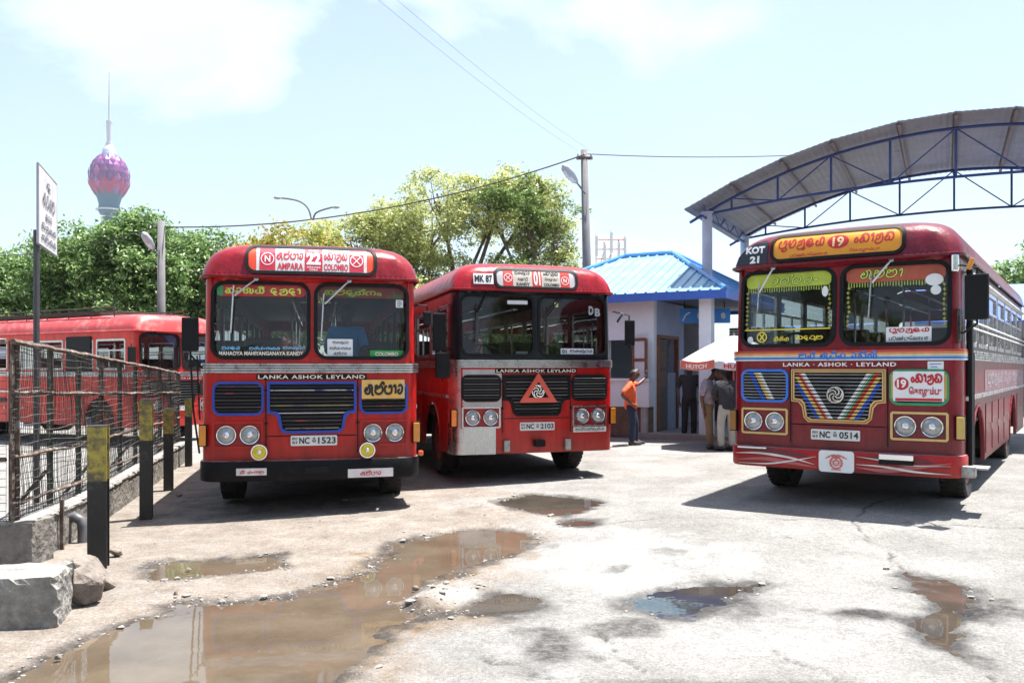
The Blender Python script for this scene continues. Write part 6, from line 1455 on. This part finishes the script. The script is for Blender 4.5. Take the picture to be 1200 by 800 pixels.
def tree(name, label, base, blobs, nclump, per, leaf, lm, trunk_r, seed, hollow=.45, group='trees behind the yard'):
    """blobs: crown masses (centre, radii) in metres from the base; leaves sit in clumps on twigs through the crown"""
    rr = np.random.default_rng(seed); root = empty(name, base); tag(root, label, 'tree', group)
    bl = [(np.array(c), np.array(r)) for c, r in blobs]; wts = np.array([np.prod(r) ** (2 / 3) for _, r in bl]); wts /= wts.sum()
    nsub = max(24, nclump // 30); wsub = rr.choice(len(bl), nsub, p=wts); d = rr.normal(size=(nsub, 3)); d /= np.linalg.norm(d, axis=1)[:, None]
    rad = (hollow + (1 - hollow) * rr.random(nsub) ** .4) * (1 + rr.uniform(-.14, .14, nsub))
    S = np.array([bl[k][0] for k in wsub]) + d * rad[:, None] * np.array([bl[k][1] for k in wsub]); sr = rr.uniform(.35, .85, nsub) * (1.15 if hollow > .3 else .95)
    ws = sr ** 2 / (sr ** 2).sum(); k = rr.choice(nsub, nclump, p=ws); d = rr.normal(size=(nclump, 3)); d[:, 2] += .45; d /= np.linalg.norm(d, axis=1)[:, None]
    C = S[k] + d * (sr[k] * rr.uniform(.55, 1.08, nclump))[:, None] * np.array([1.15, 1.15, .8])
    csz = leaf * rr.uniform(1.0, 2.6, nclump)
    P = np.repeat(C, per, 0) + rr.normal(size=(nclump * per, 3)) * np.repeat(csz, per)[:, None] * np.array([1, 1, .6]); n = len(P)
    nrm = rr.normal(size=(n, 3)) * .75 + np.array([0, 0, .8]) + np.repeat(d, per, 0) * .5; nrm /= np.linalg.norm(nrm, axis=1)[:, None]
    a = np.cross(nrm, rr.normal(size=(n, 3))); a /= np.linalg.norm(a, axis=1)[:, None]; b = np.cross(nrm, a)
    s = leaf * rr.uniform(.55, 1.35, n)[:, None]
    v = np.stack([P - a * s, P + b * s * .42 + nrm * s * .1, P + a * s, P - b * s * .42 + nrm * s * .1], 1).reshape(-1, 3).astype(np.float32)
    me = bpy.data.meshes.new('crown'); me.vertices.add(n * 4); me.vertices.foreach_set('co', v.ravel()); me.loops.add(n * 4); me.loops.foreach_set('vertex_index', np.arange(n * 4, dtype=np.int32))
    me.polygons.add(n); me.polygons.foreach_set('loop_start', (np.arange(n) * 4).astype(np.int32)); me.polygons.foreach_set('loop_total', np.full(n, 4, np.int32)); me.update(calc_edges=True)
    link('crown', me, lm, root)
    rd = random.Random(seed); mb = MB(); top = np.mean([c for c, _ in bl], 0); fork = Vector((top[0] * .3, top[1] * .3, max(1.2, top[2] * .42)))
    mb.tube([(0, 0, -.2), (fork.x * .4 + .05, fork.y * .4, fork.z * .5), fork], [trunk_r * 1.25, trunk_r, trunk_r * .85], 10); tr_ = mb.build('trunk', bark, root, smooth=True)
    mb = MB()
    for c, r in bl:
        c = Vector(c); mid = fork.lerp(c, .5) + Vector((rd.uniform(-.3, .3), rd.uniform(-.3, .3), rd.uniform(0, .3))); mb.tube([fork, mid, c], [trunk_r * .55, trunk_r * .36, trunk_r * .18], 7)
        for _ in range(9):
            dd = Vector((rd.gauss(0, 1), rd.gauss(0, 1), rd.gauss(.3, .8))).normalized(); e = c + Vector((dd.x * r[0], dd.y * r[1], dd.z * r[2])) * rd.uniform(.7, 1.0); st = mid.lerp(c, rd.uniform(.2, 1)); m2 = st.lerp(e, .5) + Vector((rd.uniform(-.2, .2), rd.uniform(-.2, .2), rd.uniform(0, .25))); mb.tube([st, m2, e], [trunk_r * .16, trunk_r * .1, trunk_r * .04], 5)
    mb.build('limb', bark, root, smooth=True)
    return root
lm_dark = leafmat('leaf_deep_green', (.05, .11, .025), (.15, .26, .075), (.36, .48, .20))
lm_mid = leafmat('leaf_mid_green', (.07, .14, .035), (.17, .26, .07), (.33, .41, .16))
lm_pale = leafmat('leaf_pale_olive', (.20, .25, .06), (.46, .50, .17), (.70, .70, .36))
lm_yel = leafmat('leaf_yellow_green', (.16, .20, .03), (.30, .32, .04), (.45, .22, .06))
gzl = -.36
tree('broadleaf_tree', 'wide dense green tree right below the lotus shaped tower', (-15.3, 33, gzl), [((0, 0, 5.4), (3.0, 2.6, 2.3)), ((-2.4, .3, 4.6), (2.2, 2.2, 2.0)), ((2.6, .2, 4.9), (2.3, 2.2, 2.1)), ((.3, -1.4, 3.6), (3.6, 1.8, 1.8)), ((-1.2, -.6, 6.3), (1.5, 1.5, 1.2)), ((1.2, -.4, 6.5), (1.6, 1.4, 1.2))], 5200, 17, .088, lm_dark, .34, 11)
tree('broadleaf_tree', 'lower green tree behind the white notice board, nearest the kiosk', (-20.2, 33.5, gzl), [((0, 0, 4.2), (2.4, 2.2, 2.0)), ((-1.8, 0, 3.4), (2.0, 2, 1.8)), ((1.8, -.3, 3.6), (2.0, 1.8, 1.7)), ((.5, .2, 5.3), (1.5, 1.4, 1.1))], 3300, 17, .088, lm_dark, .28, 12)
tree('broadleaf_tree', 'green tree behind the shorter lamp pole, beside the mirror of bus 22', (-11.2, 34.5, gzl), [((0, 0, 4.9), (1.7, 2.0, 1.7)), ((-1.2, 0, 3.6), (2.1, 2, 1.7)), ((1.6, -.3, 3.4), (1.8, 1.8, 1.6)), ((.6, .2, 5.7), (1.0, 1.0, .9))], 3000, 17, .088, lm_mid, .26, 13)
tree('feathery_tree', 'tall airy pale olive tree above the gap between buses 22 and 01', (-1.9, 37, gzl + .3), [((-2.2, 0, 7.9), (2.2, 2.4, 1.7)), ((-4.6, .3, 6.5), (2.4, 2.2, 1.7)), ((1.0, .2, 8.2), (2.4, 2.2, 1.9)), ((2.6, -.3, 5.8), (1.9, 2, 1.8)), ((-6.8, 0, 5.2), (2.2, 1.8, 1.4)), ((-2.2, -.8, 5.2), (3.2, 1.8, 1.8)), ((.7, .2, 4.0), (3.0, 1.6, 1.6)), ((-1.4, .0, 9.4), (1.6, 1.4, .8)), ((1.6, 0, 9.6), (1.5, 1.1, .7)), ((3.4, 0, 7.4), (1.2, 1.2, 1.0)), ((-4.2, 0, 8.1), (1.2, 1.0, .7)), ((-4.5, 0, 4.4), (2.6, 1.6, 1.3)), ((-7.2, 0, 6.6), (1.9, 1.4, 1.2)), ((-8.6, 0, 5.2), (1.6, 1.4, 1.1)), ((-5.8, 0, 7.5), (1.4, 1.2, .8)), ((2.9, .1, 9.0), (1.3, 1.2, .9))], 7600, 15, .075, lm_pale, .26, 14, .2)
tree('broadleaf_tree', 'sparse mid green tree around the pole behind the roof of bus 01', (1.5, 36.2, gzl + .4), [((.3, 0, 7.4), (1.5, 1.5, 1.3)), ((-1.2, 0, 8.9), (1.5, 1.3, .9)), ((-.6, 0, 5.4), (1.8, 1.6, 1.4)), ((1.0, 0, 4.8), (1.4, 1.6, 1.4)), ((-2.6, .1, 8.7), (1.3, 1.2, .9))], 1500, 14, .08, lm_mid, .2, 15, .2)
tree('broadleaf_tree', 'mid green tree rising just behind the roof of bus 22, darker than the olive tree', (-6.2, 38.5, gzl + .3), [((0, 0, 5.6), (2.2, 2, 1.4)), ((2.0, 0, 4.6), (2.2, 1.8, 1.6)), ((-1.6, 0, 4.8), (1.8, 1.6, 1.0)), ((1.8, -.2, 6.6), (1.3, 1.2, .8))], 1300, 14, .085, lm_mid, .22, 16, .25)
tree('flowering_tree', 'small yellow green tree with orange tips behind the red roof of bus 22', (-8.6, 33, gzl + .2), [((0, 0, 6.2), (1.5, 1.4, .8)), ((1.4, .2, 6.4), (1.0, .9, .6)), ((-1.0, 0, 5.8), (1.2, 1.2, .8)), ((.4, 0, 5.0), (1.8, 1.2, .8))], 800, 14, .085, lm_yel, .16, 17)
tree('broadleaf_tree', 'dark green tree behind the rear of the maroon bus', (24.6, 38, 0), [((0, 0, 5.6), (2.8, 2.6, 1.8)), ((-.9, 0, 4.2), (2.2, 2.0, 1.6)), ((1.4, 0, 6.4), (1.8, 1.8, 1.3))], 2200, 15, .10, lm_dark, .28, 18)
# ------------------------------------------------------------------ poles, wires, masts
conc = pm('pole_concrete', (.15, .145, .15), .85, var=.15, vs_=3, bump=.3)
def lamp_head(par, p, d, s=1.0):
    d = Vector(d).normalized(); mb = MB(); q = [Vector(p) + d * (k * s) for k in (0, .12, .35, .62, .72)]; mb.tube(q, [.05 * s, .10 * s, .15 * s, .12 * s, .03 * s], 12); l = mb.build('lamp_head', pm('lamp_grey', (.36, .37, .40), .45, .3, var=.1), par, smooth=True)
    mb = MB(); mb.tube([z_ - Vector((0, 0, .06 * s)) for z_ in q[1:4]], [.07 * s, .11 * s, .08 * s], 10); mb.build('lamp_glass', pm('lamp_glass_white', (.6, .62, .64), .2, var=.1), l, smooth=True)
pr = at(684.5, 176, 26); zt_ = pr.z; pz = zg(pr.x, 26)
up1 = empty('utility_pole', (pr.x, pr.y, pz)); tag(up1, 'tall grey concrete utility pole with a street lamp behind bus 01', 'pole')
MB().tube([(.22, 0, -.2), (.10, 0, 4), (0, 0, zt_ - pz)], [.16, .14, .105], 12).build('shaft', conc, up1, smooth=True)
MB().box((0, -.12, zt_ - pz - .28), (.5, .08, .08)).build('crossarm', rust, up1)
for x_ in (-.2, 0, .2): MB().lathe([(.02, 0), (.035, .03), (.02, .06), (.035, .09), (.01, .12)], (x_, -.12, zt_ - pz - .24), 8).build('insulator', pm('porcelain', (.4, .36, .33), .3), up1)
lp = at(676, 214, 25.7) - Vector(up1.location); MB().tube([(.03, -.1, lp.z - .3), tuple(lp)], .028, 6).build('lamp_arm', conc, up1); e_ = at(656, 189, 25.2) - Vector(up1.location); lamp_head(up1, lp, e_ - lp, 1.05)
pl_ = at(189, 259, 27); plz = -.25
up2 = empty('utility_pole', (pl_.x, pl_.y, plz)); tag(up2, 'shorter concrete utility pole with lamp in front of the dense green trees', 'pole')
MB().tube([(0, 0, -.2), (0, 0, pl_.z - plz)], [.15, .11], 12).build('shaft', conc, up2, smooth=True)
lp = at(180, 292, 26.6) - Vector(up2.location); e_ = at(167, 272, 26.1) - Vector(up2.location); MB().tube([(-.02, -.08, lp.z - .2), tuple(lp)], .026, 6).build('lamp_arm', conc, up2); lamp_head(up2, lp, e_ - lp, .95)
b_ = at(366, 262, 41); sl_ = empty('street_lamp', (b_.x, b_.y, 0)); tag(sl_, 'distant street lamp with two curved arms above the roof of bus 22', 'street lamp')
MB().tube([(0, 0, -.3), (0, 0, b_.z)], [.12, .07], 10).build('shaft', conc, sl_, smooth=True)
for (px_, py_) in ((330, 232), (389, 243)):
    e_ = at(px_, py_, 41) - Vector(sl_.location); m_ = Vector((e_.x * .45, 0, e_.z - .15)); MB().tube(crom([(0, 0, b_.z - .1), (e_.x * .12, 0, b_.z + (e_.z - b_.z) * .55), tuple(m_), tuple(e_)], 4), .045, 6).build('lamp_arm', conc, sl_); lamp_head(sl_, e_, (e_.x, 0, .05), .55)
def wire(a, b_, sag, r, lab):
    a, b_ = Vector(a), Vector(b_); P = [a.lerp(b_, t / 24) - Vector((0, 0, sag * 4 * (t / 24) * (1 - t / 24))) for t in range(25)]; o = MB().tube(P, r, 5).build('overhead_wire', pm('cable_black', (.02, .02, .022), .6)); tag(o, lab, 'wire', 'overhead wires')
ptop = Vector((pr.x, pr.y - .12, zt_ - .15))
wire(at(191, 266, 27), ptop + Vector((0, 0, -.02)), .62, .022, 'thick black cable from the short pole to the tall pole')
wire(ptop + Vector((.1, 0, 0)), at(1010, 178, 24), .12, .016, 'cable from the tall pole over to the arched canopy')
wire(at(436, -6, 13), ptop + Vector((-.2, 0, .1)), .12, .0024, 'thin wire from the tall pole up into the sky, lower of two')
wire(at(458, -6, 13), ptop + Vector((.2, 0, .1)), .12, .0024, 'thin wire from the tall pole up into the sky, upper of two')
wire(at(-40, 300, 29), at(189, 264, 27), .3, .016, 'cable leaving the short pole over the green trees')
mp = at(716, 300, 62); ms = empty('antenna_mast', (mp.x, mp.y, 0)); tag(ms, 'red and white telecom mast with panel antennas behind the blue roof', 'mast')
mred = pm('mast_red', (.40, .06, .05), .6); mwh = pm('mast_white', (.6, .6, .62), .6)
for dx_, tp in ((-1.1, 274), (-.5, 284), (.0, 270), (.55, 281), (1.0, 276)):
    z1_ = at(716, tp, 62).z; MB().tube([(dx_, 0, 0), (dx_, 0, z1_)], .05, 6).build('mast_tube', mred if dx_ in (-.5, .55) else mwh, ms)
    MB().cbox((dx_ + .02, -.12, z1_ - .9), (.20, .12, 1.5), .03).build('panel_antenna', mwh, ms)
for k in range(5):
    z_ = mp.z - 1.6 + k * .7; MB().tube([(-1.15, 0, z_), (1.05, 0, z_)], .04, 5).build('cross_tube', mred, ms)
for k in range(4): MB().tube([(-1.1 + .55 * k, 0, mp.z - 1.6), (-.5 + .55 * k, 0, mp.z + .4)], .025, 5).build('cross_tube', mred, ms)
# ------------------------------------------------------------------ lotus shaped tower, about a kilometre away
TD = 970; tb = at(128, 432, TD); tw = empty('lotus_tower', (tb.x, tb.y, 0)); tag(tw, 'distant tower with purple lotus bud top and white spire', 'tower')
def tz(py): return CH + (HY - py) / FPX * TD
kpx = TD / FPX
tg = pm('tower_green', (.02, .10, .16), .5, var=.1, vs_=.03); tp_ = pm('petal_purple', (.12, .018, .15), .35, var=.15, vs_=.05); tp2 = pm('petal_pink', (.24, .05, .20), .35, var=.15, vs_=.05); tpd = pm('petal_magenta', (.26, .012, .09), .4); tgr = pm('tower_grey', (.42, .45, .50), .6, var=.1, vs_=.02)
MB().lathe([(9 * kpx, 0), (8.2 * kpx, tz(330)), (8.4 * kpx, tz(255))], n=28).build('shaft', tg, tw, smooth=True)
def brad(py):
    T = [(252, 11), (247, 13.5), (240, 12.5), (232, 15), (224, 19.5), (216, 22.3), (207, 23.0), (198, 21.5), (190, 17.5), (184, 12.5), (180, 8)]
    for (a, ra), (b_, rb_) in zip(T[:-1], T[1:]):
        if b_ <= py <= a: return (ra + (rb_ - ra) * (a - py) / (a - b_)) * .92
    return 8
MB().lathe([(brad(py) * kpx * .97, tz(py)) for py in (252, 247, 244, 240, 232, 224, 216, 207, 198, 190, 184, 180)], n=32).build('bud', tg, tw, smooth=True)
MB().lathe([(14.5 * kpx, tz(247)), (14.5 * kpx, tz(245.5))], n=32).build('gallery', tgr, tw)
rowsP = [(231, 216, 14, .5, tpd), (224, 211, 14, 0, tpd), (220, 205, 14, .5, tp_), (212, 197, 14, 0, tp_), (204, 190, 14, .5, tp_), (196, 185, 14, 0, tp_), (190, 181, 14, .5, tp_)]
for py0, py1, n, off, m_ in rowsP:
    for k in range(n):
        a = 2 * math.pi * (k + off) / n; hw = math.pi / n * .98; pm_ = (py0 * .45 + py1 * .55)
        def pt(g, py, e=1.0): r_ = brad(py) * kpx * e; return (r_ * math.cos(g), r_ * math.sin(g), tz(py))
        e = 1.02 + .02 * (rowsP.index((py0, py1, n, off, m_)) % 2)
        mb = MB(); V_ = [pt(a, py0, e), pt(a + hw, pm_, e), pt(a, py1, e + .05), pt(a - hw, pm_, e), pt(a, pm_, e + .06)]
        mb.add(V_, [(0, 1, 4), (1, 2, 4), (2, 3, 4), (3, 0, 4)]); mb.build('petal', m_ if (k * 7 + int(off * 2)) % 5 else tp2, tw)
MB().lathe([(8 * kpx, tz(181)), (7 * kpx, tz(176)), (4.2 * kpx, tz(171)), (4.0 * kpx, tz(168))], n=24).build('crown_deck', tgr, tw)
MB().lathe([(2.6 * kpx, tz(171)), (3.2 * kpx, tz(144)), (3.6 * kpx, tz(143.5)), (3.6 * kpx, tz(142)), (1.2 * kpx, tz(141.5)), (1.0 * kpx, tz(112)), (1.4 * kpx, tz(111.5)), (.7 * kpx, tz(111)), (.55 * kpx, tz(85)), (.1, tz(83))], n=14).build('spire', tgr, tw)
# ------------------------------------------------------------------ surroundings glimpsed at the edges, then things out of view behind the camera
lh = empty('kiosk', (*at(-40, 380, 27)[:2], -.35), R(10)); tag(lh, 'small pale blue kiosk with tiled roof beside the green trees', 'kiosk')
MB().box((0, 0, 1.55), (2.5, 2.4, 3.1)).build('wall', pm('kiosk_wall', (.5, .55, .68), .8), lh)
MB().add([(-1.6, -1.6, 3.05), (1.6, -1.6, 3.05), (1.6, 1.6, 3.05), (-1.6, 1.6, 3.05), (0, 0, 3.95), (-1.6, -1.6, 3.12), (1.6, -1.6, 3.12), (1.6, 1.6, 3.12), (-1.6, 1.6, 3.12)], [(3, 2, 1, 0), (0, 1, 6, 5), (1, 2, 7, 6), (2, 3, 8, 7), (3, 0, 5, 8), (5, 6, 4), (6, 7, 4), (7, 8, 4), (8, 5, 4)]).build('roof', pm('kiosk_roof', (.12, .08, .06), .8), lh)
sh_ = empty('shop_row', (17.6, 27.5, .15), R(-20)); tag(sh_, 'low shop building with blue awning behind the rear of the maroon bus', 'building')
MB().box((0, 2, 2.1), (8, 4, 4.2)).build('wall', pm('shop_wall', (.36, .36, .36), .8, var=.15), sh_)
MB().add([(-4.2, -2.0, 3.0), (4.2, -2.0, 3.0), (4.2, .1, 4.3), (-4.2, .1, 4.3), (-4.2, -2.0, 2.94), (4.2, -2.0, 2.94), (4.2, .1, 4.24), (-4.2, .1, 4.24)], [(0, 1, 2, 3), (7, 6, 5, 4), (0, 4, 5, 1), (1, 5, 6, 2), (3, 7, 4, 0)]).build('awning', pm('awning_blue', (.02, .13, .55), .6, var=.15), sh_)
for k in range(4): MB().box((-3 + k * 2, -.02, 1.3), (1.6, .06, 2.4)).build('shutter', pm('roller_shutter', (.16, .17, .19), .5, .3), sh_)

tree('broadleaf_tree', 'leafy tree across the yard, mirrored in the windscreen of the maroon bus', (-13.5, -5.5, 0), [((0, 0, 5.4), (3.4, 3.2, 2.4)), ((-2.4, .3, 4.4), (2.6, 2.4, 2.0)), ((2.6, .2, 4.6), (2.6, 2.2, 2.2)), ((.3, -1.4, 3.2), (4.0, 2.2, 1.8)), ((.6, .4, 7.4), (2.2, 2.0, 1.6))], 1500, 12, .20, lm_dark, .34, 31, group='trees across the yard')
tree('broadleaf_tree', 'leafy tree added out of view across the yard to cut the sky fill', (13.0, -7.5, 0), [((0, 0, 5.2), (3.2, 3.0, 2.2)), ((-2.2, .3, 4.2), (2.4, 2.4, 2.0)), ((2.6, .2, 4.4), (2.6, 2.2, 2.0)), ((.3, -1.0, 3.0), (3.8, 2.2, 1.6)), ((.2, .2, 7.0), (2.0, 2.0, 1.5))], 1300, 12, .20, lm_dark, .34, 32, group='trees across the yard')  # added behind the camera to darken the fill on the bus fronts
tb_ = empty('terminal_blocker', (1.0, -18, 0)); tag(tb_, 'unseen two storey terminal added across the yard to block sky light', 'building')  # unseen building put in to hold back part of the sky light
tw_m = pm('terminal_wall', (.30, .30, .29), .85, var=.15, vs_=1, col2=(.2, .19, .18), mixs=.8)
MB().box((0, -4, 2.6), (19, 8, 5.2)).build('wall', tw_m, tb_)
MB().box((0, -3.2, 5.35), (20.4, 9.6, .3)).build('roof_slab', tw_m, tb_)
MB().box((0, .9, 2.9), (19.6, 1.8, .18)).build('balcony', tw_m, tb_)
for k in range(6):
    x_ = -7.9 + 3.16 * k
    for z_ in (1.5, 4.2):
        f_ = MB().box((x_, .03, z_), (1.9, .08, 1.5)).build('window', pm('window_frame_dark', (.05, .05, .055), .5), tb_)
        MB().box((x_, .08, z_), (1.7, .02, 1.3)).build('pane', pm('dark_pane', (.02, .025, .03), .1), f_)
for k in range(7): MB().cbox((-9.4 + 3.13 * k, 1.6, 1.4), (.35, .35, 2.8), .03).build('pillar', tw_m, tb_)
# ------------------------------------------------------------------ the air between here and the far tower
hm = bpy.data.materials.new('haze'); hm.use_nodes = True; t = hm.node_tree; t.nodes.clear()
o_ = t.nodes.new('ShaderNodeOutputMaterial'); pv = t.nodes.new('ShaderNodeVolumePrincipled'); pv.inputs['Color'].default_value = (.90, .95, 1, 1); pv.inputs['Density'].default_value = .00010; pv.inputs['Anisotropy'].default_value = .2
t.links.new(pv.outputs[0], o_.inputs['Volume'])
hb_ = MB().box((-150, 450, 189), (900, 1300, 382)).build('haze', hm); tag(hb_, 'thin pale haze over the whole place', 'haze', kind='stuff')
